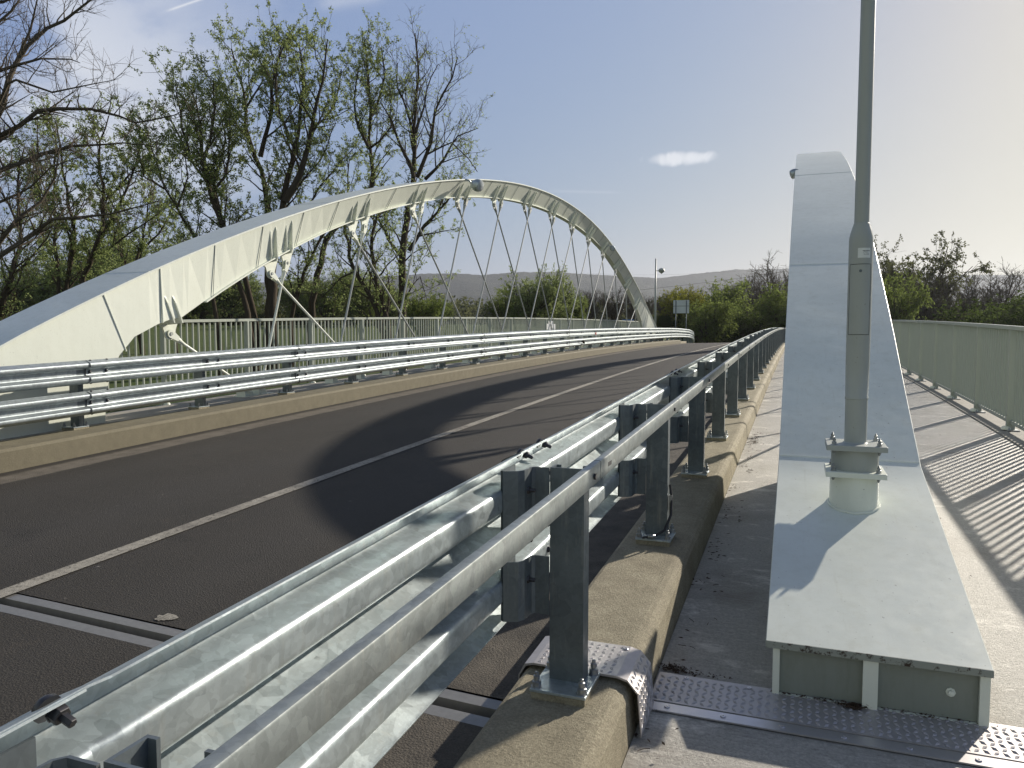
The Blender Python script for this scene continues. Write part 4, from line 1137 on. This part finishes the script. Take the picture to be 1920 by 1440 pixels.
def grow(limbs, r, L1=(1.2, 3.0), sp1=.45, n2=7, l2=(.5, 1.2), n3=3, l3=(.25, .6), leaves=3, lsz=(.05, .11), lw=.35, up=.35, droop=0.0, start=.25, rt=.011, leafmask=None, k1=5, rk=1.0):
    """limbs: (polyline, r0, r1, bare_fraction). returns (trunk parts, twig parts, leaf parts)"""
    trunk, twig, leaf = MB(), [], []
    s2a, s2b, tips = [], [], []
    for pts, r0, r1, st in limbs:
        P = resample(pts, .7, .045, r); n = len(P)
        cum = np.concatenate([[0], np.cumsum(np.linalg.norm(np.diff(P, axis=0), axis=1))]); tot = cum[-1]
        r0 = r0 * rk; rad = r0 + (r1 - r0) * (cum / tot) ** .8
        trunk.path(list(P), list(rad), 7 if r0 > .08 else 5)
        s = tot * st
        while s < tot:
            i = min(n - 2, int(np.searchsorted(cum, s)) - 1); i = max(0, i)
            f_ = (s - cum[i]) / (cum[i + 1] - cum[i] + 1e-9); p = P[i] + (P[i + 1] - P[i]) * f_
            tan = unit(P[i + 1] - P[i]); rr = r0 + (r1 - r0) * (s / tot) ** .8
            q = r.normal(0, 1, 3); q -= tan * (q @ tan); q = unit(q)
            d = unit(tan * r.uniform(.35, .9) + q * r.uniform(.6, 1.0) + np.array([0, 0, up]))
            l = r.uniform(*L1) * (1.0 - .45 * s / tot)
            m_ = 5; c = [p]; dd = d.copy()
            for j in range(m_):
                dd = unit(dd + r.normal(0, .16, 3) + np.array([0, 0, .06 - droop * (j / m_)])); c.append(c[-1] + dd * l / m_)
            c = np.array(c); rb = min(rr * .55, .030 + .012 * l)
            trunk.path(list(c), list(np.linspace(rb, rt * .9, m_ + 1)), k1 if rb > .03 else 3)
            for _ in range(max(2, int(n2 * l / L1[1] + r.uniform(0, 1.5)))):
                u_ = r.uniform(.2, 1.0); x_ = u_ * m_; j = min(m_ - 1, int(x_)); p2 = c[j] + (c[j + 1] - c[j]) * (x_ - j)
                d2 = unit(unit(c[j + 1] - c[j]) * .7 + r.normal(0, .62, 3) + np.array([0, 0, up * .6 - droop])); l_ = r.uniform(*l2)
                mid = p2 + d2 * l_ * .5; d3 = unit(d2 + r.normal(0, .25, 3) + np.array([0, 0, .1 - droop])); end = mid + d3 * l_ * .5
                s2a += [(p2, mid, rt, rt * .8), (mid, end, rt * .8, rt * .5)]
                for _k in range(n3):
                    t_ = r.uniform(.15, 1.0); p3 = (p2 + (mid - p2) * t_ * 2) if t_ < .5 else (mid + (end - mid) * (t_ - .5) * 2)
                    d4 = unit(d2 + r.normal(0, .6, 3) + np.array([0, 0, .15 - droop * 1.6])); e3 = p3 + d4 * r.uniform(*l3)
                    s2b.append((p3, e3, rt * .55, rt * .35)); tips.append((p3, e3))
            s += sp1 * r.uniform(.6, 1.4)
    for S_ in (s2a, s2b):
        if S_: twig.append(tubes_np([a[0] for a in S_], [a[1] for a in S_], [a[2] for a in S_], [a[3] for a in S_]))
    if leaves and tips:
        A_ = np.array([a for a, b_ in tips]); B_ = np.array([b_ for a, b_ in tips])
        n = len(A_); kk = max(1, int(round(leaves)))
        idx = np.repeat(np.arange(n), kk)
        if leafmask is not None:
            idx = idx[np.array([leafmask(p) > r.random() for p in A_[idx]])] if len(idx) else idx
        n = len(idx); t = r.random((n, 1)); p = A_[idx] + (B_[idx] - A_[idx]) * t + r.normal(0, .035, (n, 3))
        d = unit(unit(B_[idx] - A_[idx]) * .6 + r.normal(0, .6, (n, 3)) + np.array([0, 0, -.25])); q = unit(np.cross(d, r.normal(0, 1, (n, 3))))
        l = r.uniform(lsz[0], lsz[1], (n, 1)); w_ = l * lw
        v = np.stack([p, p + d * l * .5 + q * w_, p + d * l, p + d * l * .5 - q * w_], 1).reshape(-1, 3)
        b_ = np.arange(n)[:, None] * 4; leaf.append((v, np.concatenate([b_, b_ + 1, b_ + 2, b_ + 3], 1)))
    return trunk, twig, leaf
def finish_tree(name, loc, data, bark, twigm, leafm, label, cat, group):
    root = empty(name, loc); tag(root, label, cat, group); Q_ = np.array(loc)
    trunk, twig, leaf = data
    TV = np.array(trunk.v) - Q_
    me = bpy.data.meshes.new('trunk'); me.from_pydata([tuple(q) for q in TV], [], trunk.f); me.polygons.foreach_set('use_smooth', [True] * len(trunk.f)); me.materials.append(bark); me.update()
    link_mesh('trunk', me, root)
    if twig:
        link_mesh('twigs', mesh_np('twigs', [(v - Q_, f) for v, f in twig], twigm), root)
    if leaf and len(leaf[0][0]):
        link_mesh('crown', mesh_np('crown', [(v - Q_, f) for v, f in leaf], leafm), root)
    return root

def photo_tree(name, D, limbs, base, seed, label, group, bark=None, twigm=None, leafm=None, depthj=1.6, **kw):
    """limbs: list of ([(px, py)...], r0, r1, start)"""
    r = np.random.default_rng(seed)
    L_ = []
    for li, (pts, r0, r1, st) in enumerate(limbs):
        off_ = 0.0; out_ = []; slope = r.uniform(-1, 1) * depthj / 6.0
        for i, (x, y) in enumerate(pts):
            k = max(0, (base[1] - y)) / 400.0
            out_.append(pix(x, y, D + slope * 6 * k + (r.normal(0, .25) if i else 0)))
        L_.append((out_, r0, r1, st))
    b3 = pix(base[0], base[1], D); zt_ = terr(b3[0], b3[1])
    for pts in [L_[0][0]]:
        p0 = np.array(pts[0]); pts.insert(0, np.array([p0[0] + r.normal(0, .1), p0[1], min(zt_, p0[2] - .5) - .2]))
    for (lp2, _, _, _), src in zip(L_[1:], limbs[1:]):
        if src[0][0][1] > 560:
            p0 = np.array(lp2[0]); lp2.insert(0, np.array([p0[0], p0[1], min(zt_, p0[2] - .3) - .2]))
    data = grow(L_, r, **kw)
    return finish_tree(name, (b3[0], b3[1], zt_), data, bark or M_bark, twigm or M_bark2, leafm or M_leafA, label, 'tree', group)
GR = 'tall riverside trees behind the long arch'
wl = dict(L1=(1.3, 3.4), sp1=.36, n2=9, l2=(.5, 1.3), n3=3, l3=(.2, .5), leaves=15, lsz=(.07, .135), lw=.30, up=.50, rt=.010, rk=.78)
# tree with the bare dead top, right-most of the row
def mE(p):
    py = 720 - ((p - CAM) @ UP) / ((p - CAM) @ FW) * FPX
    return 0.10 if py < 260 else (.35 if py < 330 else .95)
photo_tree('willow_tree', 44, [
    ([(755, 600), (753, 489), (767, 394), (776, 333), (778, 241), (782, 145), (778, 62)], .42, .04, .30),
    ([(776, 333), (755, 279), (732, 222), (713, 191)], .15, .03, .2), ([(782, 333), (809, 264), (816, 210), (847, 145), (858, 107)], .17, .03, .2),
    ([(797, 336), (832, 298), (858, 256), (897, 240)], .14, .02, .2), ([(753, 482), (728, 447), (705, 405)], .15, .05, .3), ([(767, 470), (797, 424), (839, 375), (850, 345)], .16, .04, .2),
    ([(778, 300), (765, 210), (742, 150), (745, 118)], .12, .03, .15), ([(800, 290), (850, 270), (880, 300), (895, 322)], .08, .02, .1),
    ([(760, 560), (790, 520), (800, 560)], .06, .02, .2), ([(780, 250), (800, 170), (822, 120)], .09, .02, .15)],
    (755, 640), 5, 'tall willow with a bare dead top rising above the left half of the arch crown', GR, leafmask=mE, **wl)
photo_tree('willow_tree', 40, [
    ([(511, 620), (511, 489), (530, 386), (553, 279), (564, 203), (568, 145), (560, 80)], .46, .04, .35),
    ([(534, 378), (564, 325), (583, 241), (606, 126), (614, 73)], .26, .03, .2), ([(511, 470), (545, 420), (600, 350), (640, 300)], .12, .03, .3),
    ([(583, 241), (625, 200), (640, 130)], .10, .03, .15), ([(553, 279), (520, 200), (520, 120), (540, 70)], .12, .03, .15), ([(530, 386), (600, 300), (630, 230)], .10, .02, .2)],
    (511, 650), 6, 'tall leafy willow with a thick leaning trunk just left of the arch hangers', GR, **wl)
photo_tree('willow_tree', 41, [
    ([(480, 610), (452, 500), (419, 424), (400, 348), (368, 250)], .30, .05, .5), ([(503, 600), (501, 394), (488, 317), (465, 260), (461, 203), (450, 145), (434, 92)], .36, .04, .45),
    ([(488, 294), (503, 222), (515, 145), (530, 73)], .18, .03, .15), ([(465, 260), (435, 220), (425, 170)], .10, .03, .15), ([(400, 348), (420, 280), (415, 220)], .10, .03, .2), ([(461, 203), (490, 150), (480, 85)], .09, .02, .15)],
    (480, 650), 7, 'tall forked willow with a round leafy top left of the thickest trunk', GR, **wl)
photo_tree('willow_tree', 46, [
    ([(583, 620), (591, 539), (614, 451), (660, 400), (698, 348), (692, 279), (694, 165), (683, 77)], .34, .04, .45), ([(692, 279), (665, 220), (672, 130)], .13, .03, .15),
    ([(694, 220), (720, 160), (715, 90)], .12, .03, .15), ([(614, 451), (650, 380), (655, 300)], .14, .03, .25), ([(545, 600), (572, 508), (606, 440), (635, 400)], .22, .06, .4), ([(692, 279), (730, 240), (735, 190)], .10, .02, .15)],
    (583, 650), 8, 'slender leaning willow between the leafy willow and the dead-topped one', GR, **wl)
photo_tree('willow_tree', 38, [
    ([(728, 610), (702, 508), (698, 440), (717, 394)], .22, .07, .3), ([(717, 610), (667, 508), (648, 436), (650, 410)], .22, .07, .3), ([(702, 508), (680, 470), (650, 470)], .09, .02, .2), ([(667, 508), (640, 520), (600, 560)], .07, .02, .2)],
    (722, 640), 9, 'low dark twin trunks leaning out under the long arch', GR, **{**wl, 'leaves': 7})
photo_tree('willow_tree', 39, [
    ([(470, 620), (440, 500), (417, 421), (400, 358), (354, 292), (333, 250), (317, 217)], .26, .03, .45), ([(417, 421), (379, 308), (375, 229), (358, 167)], .20, .03, .15),
    ([(379, 308), (400, 230), (400, 150)], .12, .03, .15), ([(354, 292), (335, 210), (329, 150)], .11, .02, .15), ([(400, 358), (430, 300), (425, 230)], .12, .03, .15)],
    (470, 650), 10, 'leafy willow leaning to the left over the rising arch', GR, **{**wl, 'leafm': M_leafA})
photo_tree('willow_tree', 37, [
    ([(410, 620), (390, 510), (362, 442), (333, 388), (308, 354), (283, 275)], .20, .03, .4), ([(333, 388), (350, 330), (345, 280)], .08, .02, .2), ([(308, 354), (270, 330), (262, 290)], .08, .02, .2)],
    (410, 650), 11, 'thin dark willow leaning left above the steep part of the long arch', GR, **wl)
photo_tree('willow_tree', 42, [
    ([(135, 600), (125, 538), (137, 438), (125, 354), (110, 260), (105, 230)], .26, .03, .3), ([(115, 600), (112, 546), (102, 400), (104, 250)], .20, .03, .35),
    ([(158, 600), (158, 521), (187, 450), (196, 375), (187, 292), (204, 217)], .28, .03, .35), ([(187, 450), (225, 380), (255, 300), (262, 240)], .14, .03, .2), ([(196, 375), (240, 330), (290, 320)], .10, .02, .15),
    ([(187, 480), (240, 440), (300, 400)], .10, .02, .15), ([(137, 438), (80, 380), (60, 300)], .12, .02, .2)],
    (140, 640), 12, 'bushy multi-trunked willow with green sprays left of the frame centre line', GR, **{**wl, 'leaves': 20, 'droop': .05})
photo_tree('willow_tree', 36, [
    ([(-10, 620), (20, 520), (40, 440), (30, 350), (45, 280)], .28, .03, .35), ([(20, 520), (70, 470), (100, 420)], .10, .02, .2), ([(40, 440), (10, 380), (-20, 300)], .10, .02, .2), ([(10, 590), (50, 540), (90, 530)], .08, .02, .2)],
    (-10, 650), 13, 'dark scrubby tree at the lower left edge behind the arch foot', GR, **{**wl, 'leaves': 7})
photo_tree('willow_tree', 52, [
    ([(260, 600), (250, 520), (270, 430), (285, 340)], .24, .03, .3), ([(250, 520), (215, 450), (215, 380)], .12, .02, .2), ([(265, 470), (310, 420), (330, 360)], .12, .02, .2), ([(330, 600), (335, 500), (345, 440)], .14, .03, .3)],
    (260, 630), 14, 'green willow low behind the climbing arch, between darker trunks', GR, **{**wl, 'leaves': 20})
# bare tree at the far left with long limbs
photo_tree('bare_tree', 26, [
    ([(-120, 620), (-90, 450), (-50, 320), (0, 200), (29, 121), (54, 87), (87, 54), (121, 37), (167, 0), (200, -40)], .30, .02, .30),
    ([(-80, 430), (-40, 310), (0, 254), (33, 233), (71, 210), (112, 202), (171, 205), (221, 219), (287, 228), (325, 215), (350, 205)], .16, .012, .25),
    ([(-80, 440), (-30, 360), (0, 325), (33, 306), (83, 287), (137, 277), (187, 271), (283, 273)], .15, .012, .25),
    ([(-60, 540), (0, 450), (33, 408), (75, 375), (104, 333), (108, 292), (112, 262)], .13, .015, .25),
    ([(-60, 545), (0, 479), (54, 442), (104, 412), (208, 404), (267, 387), (300, 376)], .12, .012, .25),
    ([(-60, 200), (0, 135), (33, 117), (80, 106), (130, 110), (150, 118)], .09, .012, .2), ([(-80, 120), (-20, 60), (20, 20), (50, -20)], .10, .02, .1), ([(-80, 80), (-20, 10), (30, -8), (90, -12)], .08, .02, .1),
    ([(29, 121), (60, 60), (75, 0), (90, -40)], .07, .012, .1), ([(-30, 260), (10, 160), (30, 152), (100, 165), (175, 160), (215, 150)], .07, .010, .2), ([(-60, 400), (0, 375), (60, 350), (90, 310), (160, 290)], .07, .012, .2)],
    (-120, 650), 15, 'bare leafless tree with long drooping limbs reaching in from the left edge', GR, bark=M_bark2, twigm=M_bark3, leafm=M_leafG, depthj=2.4,
    L1=(.7, 1.9), sp1=.26, n2=7, l2=(.35, .9), n3=3, l3=(.15, .45), leaves=0, up=.35, rt=.0085)

# generic trees: a few templates, copied
def template(seed, H, W, stems, kw, spread=.5, base_r=.22, crown_lo=.25, leaf_only=False):
    r = np.random.default_rng(seed); L_ = []
    for s_ in range(stems):
        a = 2 * math.pi * s_ / stems + r.uniform(-.5, .5); lean = r.uniform(.25, 1.0) if stems > 1 else .15
        h = H * r.uniform(.72, 1.0); p = [np.array([r.normal(0, .15), r.normal(0, .15), -.6])]
        for i in range(1, 6):
            t = i / 5; rad = W * .5 * lean * (t ** 1.15) * spread * 1.6
            p.append(np.array([math.cos(a) * rad + r.normal(0, .12 * W / 6), math.sin(a) * rad + r.normal(0, .12 * W / 6), h * t * (.94 if lean > .7 else 1)]))
        L_.append((p, base_r * r.uniform(.6, 1), .03, crown_lo))
        for _ in range(3):
            i = int(r.integers(1, 4)); q = p[i]; a2 = a + r.uniform(-1.2, 1.2); l = W * r.uniform(.2, .42)
            L_.append(([q, q + np.array([math.cos(a2) * l * .5, math.sin(a2) * l * .5, l * .45]), q + np.array([math.cos(a2) * l, math.sin(a2) * l, l * r.uniform(.7, 1.2)])], base_r * .4, .02, .15))
    return grow(L_, r, **kw)
def tpl_meshes(data, bark, twigm, leafm):
    trunk, twig, leaf = data
    me = bpy.data.meshes.new('trunk'); me.from_pydata(trunk.v, [], trunk.f); me.polygons.foreach_set('use_smooth', [True] * len(trunk.f)); me.materials.append(bark); me.update()
    return me, (mesh_np('twigs', twig, twigm) if twig else None), (mesh_np('crown', leaf, leafm) if leaf and len(leaf[0][0]) else None)
dense = dict(L1=(1.4, 3.0), sp1=.40, n2=9, l2=(.6, 1.4), n3=3, l3=(.3, .7), leaves=4, lsz=(.16, .34), lw=.30, up=.30, droop=.18, rt=.012, k1=3)
airy = dict(L1=(1.2, 2.8), sp1=.45, n2=8, l2=(.6, 1.3), n3=3, l3=(.3, .6), leaves=12, lsz=(.09, .19), lw=.32, up=.4, droop=.06, rt=.013, k1=3, rk=.8)
barek = dict(L1=(1.2, 3.0), sp1=.36, n2=9, l2=(.6, 1.4), n3=4, l3=(.3, .7), leaves=0, up=.6, rt=.024, k1=3)
T = {}
for k_, (sd_, H_, W_, st_, kw_) in dict(d1=(21, 9.5, 8, 6, dense), d2=(22, 8, 9, 7, dense), a1=(23, 9, 7, 5, airy), a2=(24, 8.5, 8, 6, airy), b1=(25, 10, 7, 5, barek), b2=(26, 9, 8, 6, barek)).items():
    T[k_] = template(sd_, H_, W_, st_, kw_)
def hgt_of(data): return max(v[2] for v in data[0].v)
MESH = {}
def placed_tree(kind, px, ytop, D, leafm, label, group, name='tree', bark=None, twigm=None, wide=1.0, rot=0.0, ybase=None):
    key = (kind, leafm.name if leafm else 'bare')
    if key not in MESH: MESH[key] = tpl_meshes(T[kind], bark or M_bark, twigm or M_bark2, leafm or M_leafG)
    me_t, me_w, me_l = MESH[key]
    top = pix(px, ytop, D); zb = terr(top[0], top[1]) if ybase is None else ybase
    s_ = (top[2] - zb) / (hgt_of(T[kind]) + .5)
    root = empty(name, (top[0], top[1], zb)); root.scale = (s_ * wide, s_ * wide, s_); root.rotation_euler = (0, 0, rot)
    tag(root, label, 'tree', group)
    link_mesh('trunk', me_t, root)
    if me_w: link_mesh('twigs', me_w, root)
    if me_l: link_mesh('crown', me_l, root)
    return root
GB = 'trees beyond the end of the bridge'
bt = [
 ('d2', 1287, 536, 92, M_leafY, 'round yellow-green willow directly behind the square road sign', 'willow_tree', 1.0),
 ('d1', 1348, 523, 96, M_leafB, 'tall fresh green willow right of the yellow-green one', 'willow_tree', .95),
 ('d2', 1325, 560, 86, M_leafB, 'low green willow at the foot of the tall green one', 'willow_tree', 1.1),
 ('d2', 1408, 572, 90, M_leafD, 'low dark green willow left of the near arch, under the bare trees', 'willow_tree', 1.05),
 ('d1', 1466, 528, 84, M_leafB, 'green willow half hidden by the left edge of the near arch', 'willow_tree', .9),
 ('d2', 1246, 590, 90, M_leafD, 'low green bush between the far arch end and the road sign', 'bush', 1.1),
 ('b1', 1428, 508, 118, None, 'bare dark tree above the low willow left of the near arch', 'bare_tree', 1.0),
 ('b2', 1462, 476, 112, None, 'taller bare tree touching the left edge of the near arch', 'bare_tree', 1.0),
 ('b1', 1388, 528, 130, None, 'small bare tree between the tall willow and the bare dark one', 'bare_tree', 1.0),
 ('b2', 1246, 545, 130, None, 'thin brown leafless tree behind the distant lamp post', 'bare_tree', .8),
 ('b1', 1215, 552, 135, None, 'brown leafless tree just left of the distant lamp post', 'bare_tree', 1.0),
 ('d1', 1680, 512, 78, M_leafB, 'bright green rounded tree just right of the near arch', 'willow_tree', .62),
 ('a1', 1716, 448, 96, M_leafG, 'tallest loose olive tree right of the near arch', 'tree', 1.0),
 ('a2', 1650, 470, 104, M_leafG, 'loose olive tree partly behind the lamp post', 'tree', 1.0),
 ('b2', 1762, 496, 88, None, 'dark vase-shaped bare tree above the right railing', 'bare_tree', 1.15),
 ('b1', 1868, 498, 120, None, 'pale bare tree rising above the hedge at the right edge', 'bare_tree', 1.3),
 ('a2', 1800, 560, 84, M_leafG, 'thin olive willow low above the right railing', 'tree', 1.0),
 ('d2', 1850, 562, 66, M_leafD, 'wide dark green bush above the right railing', 'bush', 1.35),
 ('d2', 1935, 545, 70, M_leafD, 'dark green bush cut by the right edge of the picture', 'bush', 1.2),
 ('a1', 940, 545, 74, M_leafB, 'small willow seen through the middle hangers, left of the pair', 'willow_tree', .9),
 ('a2', 992, 502, 78, M_leafA, 'loose round willow seen through the middle hangers', 'willow_tree', 1.25),
 ('a1', 1038, 500, 80, M_leafA, 'upright willow touching the round one behind the hangers', 'willow_tree', .9),
 ('d1', 1078, 548, 86, M_leafB, 'bright green tree behind the hangers right of the willow pair', 'tree', .75),
 ('b1', 1108, 540, 110, None, 'first brown leafless tree right of the bright green one', 'bare_tree', 1.0),
 ('b2', 1150, 536, 112, None, 'brown leafless tree midway between the green tree and the arch end', 'bare_tree', 1.0),
 ('b1', 1186, 545, 108, None, 'brown leafless tree against the inside of the far arch end', 'bare_tree', .9),
 ('d1', 795, 548, 62, M_leafB, 'bright green bush beside the trunk of the dead-topped willow', 'bush', .85),
]
YL = ['pale young tree at the left picture edge beyond the meadow', 'green young tree just right of the left-edge scrubby tree', 'tall pale young tree behind the bushy multi-trunked willow', 'green young tree right of the bushy multi-trunked willow', 'tallest pale young tree behind the low green willow', 'pale young tree between the low green willow and the thin leaning willow', 'green young tree behind the thin dark leaning willow', 'pale young tree behind the left-leaning leafy willow', 'low green young tree at the foot of the forked willow', 'pale young tree seen under the arch right of the thickest trunk', 'green young tree under the arch behind the second pair of hangers', 'tall pale young tree under the arch behind the low twin trunks', 'green young tree just right of the low twin trunks', 'pale young tree against the trunk of the dead-topped willow', 'low green young tree right of the dead-topped willow trunk']
for j_, (x_, y_, D_, lm_) in enumerate([(20, 500, 100, M_leafA), (75, 470, 110, M_leafB), (150, 430, 96, M_leafA), (215, 450, 104, M_leafB), (262, 420, 112, M_leafA), (318, 470, 98, M_leafA), (372, 500, 108, M_leafB), (425, 485, 100, M_leafA), (455, 520, 112, M_leafB), (560, 500, 104, M_leafA), (612, 515, 96, M_leafB), (650, 480, 108, M_leafA), (688, 520, 100, M_leafB), (735, 525, 112, M_leafA), (830, 560, 118, M_leafB)]):
    bt.append((('a1', 'a2')[j_ % 2], x_, y_, D_, lm_, YL[j_], 'young_tree', 1.15))
for i, (kd, px_, yt_, D_, lm_, lab_, nm_, wd_) in enumerate(bt):
    bare = lm_ is None
    placed_tree(kd, px_, yt_, D_, lm_, lab_, (GB if nm_ != 'young_tree' else 'young trees across the meadow') if not bare else 'bare trees in the distance', nm_, twigm=(M_bark2 if not bare else M_bark2), wide=wd_, rot=i * 1.7)

# understorey scrub and far woods: masses nobody could count
def scrub(name, pts, m, label, n_per=900, cat='scrub', lsz=(.12, .35), seed=3):
    r = np.random.default_rng(seed); P = []; Sz = []
    for (px_, yt_, D_, wpx) in pts:
        c = pix(px_, yt_, D_); zb = terr(c[0], c[1]) - .3; h = max(.6, c[2] - zb); rw = wpx / FPX * D_ / 2
        k = int(n_per)
        th = r.uniform(0, 2 * np.pi, k); ph = np.arccos(r.uniform(-.2, 1, k)); rr = r.uniform(.55, 1.0, k) ** .5 * (1 + .18 * np.sin(th * 3 + D_) + .14 * np.sin(ph * 5 + th * 2))
        P.append(np.stack([c[0] + rw * rr * np.sin(ph) * np.cos(th), c[1] + rw * rr * np.sin(ph) * np.sin(th), zb + h * np.clip(rr * np.cos(ph), 0, 1.08)], 1))
        Sz.append(np.full(k, D_ / 60.0))
    P = np.concatenate(P); Sz = np.concatenate(Sz)[:, None]; n = len(P)
    d = unit(r.normal(0, 1, (n, 3))); q = unit(np.cross(d, r.normal(0, 1, (n, 3)))); l = r.uniform(*lsz, (n, 1)) * Sz; w_ = l * .38
    v = np.stack([P, P + d * l * .5 + q * w_, P + d * l, P + d * l * .5 - q * w_], 1).reshape(-1, 3); b_ = np.arange(n)[:, None] * 4
    me = mesh_np(name, [(v, np.concatenate([b_, b_ + 1, b_ + 2, b_ + 3], 1))], m)
    o = link_mesh(name, me); tag(o, label, cat, kind='stuff'); return o
r_ = random.Random(4)
scrub('scrub', [(x + r_.uniform(-6, 6), r_.uniform(592, 618), r_.uniform(88, 104), r_.uniform(38, 60)) for x in range(1225, 1500, 16)], M_leafD, 'dark undergrowth below the willows at the end of the road', 1500)
scrub('scrub', [(x + r_.uniform(-6, 6), r_.uniform(570, 596), r_.uniform(95, 120), r_.uniform(40, 70)) for x in range(1640, 1990, 22)], M_leafD, 'dark undergrowth behind the right railing', 1500)
scrub('scrub', [(x + r_.uniform(-10, 10), r_.uniform(552, 590), r_.uniform(112, 135), r_.uniform(40, 70)) for x in range(-60, 790, 22)], M_leafG, 'olive undergrowth at the far side of the meadow behind the left trees', 1300, lsz=(.12, .3))
scrub('woodland', [(x + r_.uniform(-10, 10), r_.uniform(558, 576), r_.uniform(250, 330), r_.uniform(45, 75)) for x in range(680, 1300, 20)], M_leafG, 'far band of grey-green woodland across the meadow', 900, 'woodland')
scrub('woodland', [(x + r_.uniform(-10, 10), r_.uniform(545, 565), r_.uniform(380, 460), r_.uniform(50, 80)) for x in range(-80, 520, 30)], M_leafG, 'far band of woodland behind the left trees', 700, 'woodland')
sc_b = scrub('blossom_shrub', [(1452, 558, 88, 26)], M_bloss, 'pale blossoming shrub against the dark trees left of the near arch', 320, 'shrub', (.10, .22)); del sc_b['kind']

# hills
def hills():
    px_ = [-500, -200, 0, 60, 200, 420, 620, 790, 850, 905, 960, 1040, 1100, 1200, 1240, 1300, 1380, 1420, 1500, 1650, 1790, 1850, 1950, 2300, 2800]
    py_ = [520, 536, 541, 546, 540, 534, 528, 516, 514.5, 518, 513, 512, 516.5, 522, 523.5, 516, 507.5, 507.5, 505, 511, 519, 517, 520, 528, 530]
    cols = np.arange(-500, 2800, 6.0); rows = 34; V = []
    rn = np.random.default_rng(2); ph = rn.uniform(0, 6.28, 12)
    for j in range(rows + 4):
        t = j / rows
        for x in cols:
            D = 1250 + 1500 * t + 180 * math.sin(x * .004 + 1)
            ys = float(np.interp(x, px_, py_)) - 2
            nzs = sum(math.sin(x * (.011 * (k + 1) ** 1.5) + ph[k] + t * (2 + k)) / (k + 1) for k in range(6))
            jag = rn.normal(0, .35)
            p = pix(x, ys + jag, 2750); top = p[2]
            base = 10.0
            tt = min(1, t); prof = tt ** 1.25
            q = pix(x, 600, D)
            z = base + (top * D / 2750 - base) * prof + nzs * 9 * math.sin(math.pi * tt)
            if t > 1: z -= (t - 1) * 600
            V.append((q[0], q[1], z))
    n = len(cols); f = [(j * n + i, j * n + i + 1, (j + 1) * n + i + 1, (j + 1) * n + i) for j in range(rows + 3) for i in range(n - 1)]
    mb = MB(); mb.add(V, f, True)
    m, t, b = mat('wooded_hill'); v = coord(t); a = noise(t, v, .045, 6, .75); c = noise(t, v, .006, 4, .6)
    col = mixc(t, a, (.020, .024, .017), (.050, .050, .034)); col = mixc(t, ramp(t, c, [(.5, 0), (.62, .5)]), col, (.070, .074, .045))
    setb(t, b, col, .95, 0, .1); bump(t, b, a, 1.0, 14)
    o = mb.build('hills', m, fix=False); tag(o, kind='structure')
hills()

# overhead wires far off
wires = [((700, 560, 420), (1500, 505, 300), .05, 'lower'), ((1100, 512, 520), (1700, 470, 360), .03, 'upper')]
for a_, b_2, rr, nm_ in wires:
    p0, p1 = pix(*a_), pix(*b_2); pts = []
    for i in range(25):
        t = i / 24; p = p0 + (p1 - p0) * t; p = p - np.array([0, 0, 4 * 5.0 * t * (1 - t)]); pts.append(p)
    mb = MB(); mb.path(pts, rr, 4)
    tag(mb.build('power_line', M_blackbolt), ('overhead wire sagging across the hills behind the sign' if nm_ == 'lower' else 'fainter overhead wire against the sky above the hills'), 'wire', 'overhead wires')

# thin spring haze: one closed box of even density round the whole scene
mb = MB(); mb.box(-3200, 3200, -1500, 3300, -14, 262)
hz = mb.build('haze', None); m = bpy.data.materials.new('haze_air'); m.use_nodes = True; t = m.node_tree; t.nodes.clear()
o_ = t.nodes.new('ShaderNodeOutputMaterial'); pv = t.nodes.new('ShaderNodeVolumePrincipled'); pv.inputs['Color'].default_value = (.66, .71, .80, 1); pv.inputs['Density'].default_value = .00014; pv.inputs['Anisotropy'].default_value = .45
t.links.new(pv.outputs[0], o_.inputs['Volume']); hz.data.materials.append(m); tag(hz, kind='stuff')
# worn patches of the lane line
_m = M_line; _t = _m.node_tree; _b = _t.nodes['Principled BSDF']
_v = coord(_t); _src = _b.inputs['Base Color'].links[0].from_socket
_w = ramp(_t, noise(_t, _v, 28, 6, .8), [(.55, 0), (.62, .85)])
_w2 = ramp(_t, noise(_t, coord(_t, (40, 1.2, 1)), 1.0, 4, .7), [(.56, 0), (.70, .5)])
_c = mixc(_t, mth(_t, 'MAXIMUM', _w, _w2), _src, (.035, .032, .028)); _t.links.new(_c, _b.inputs['Base Color'])
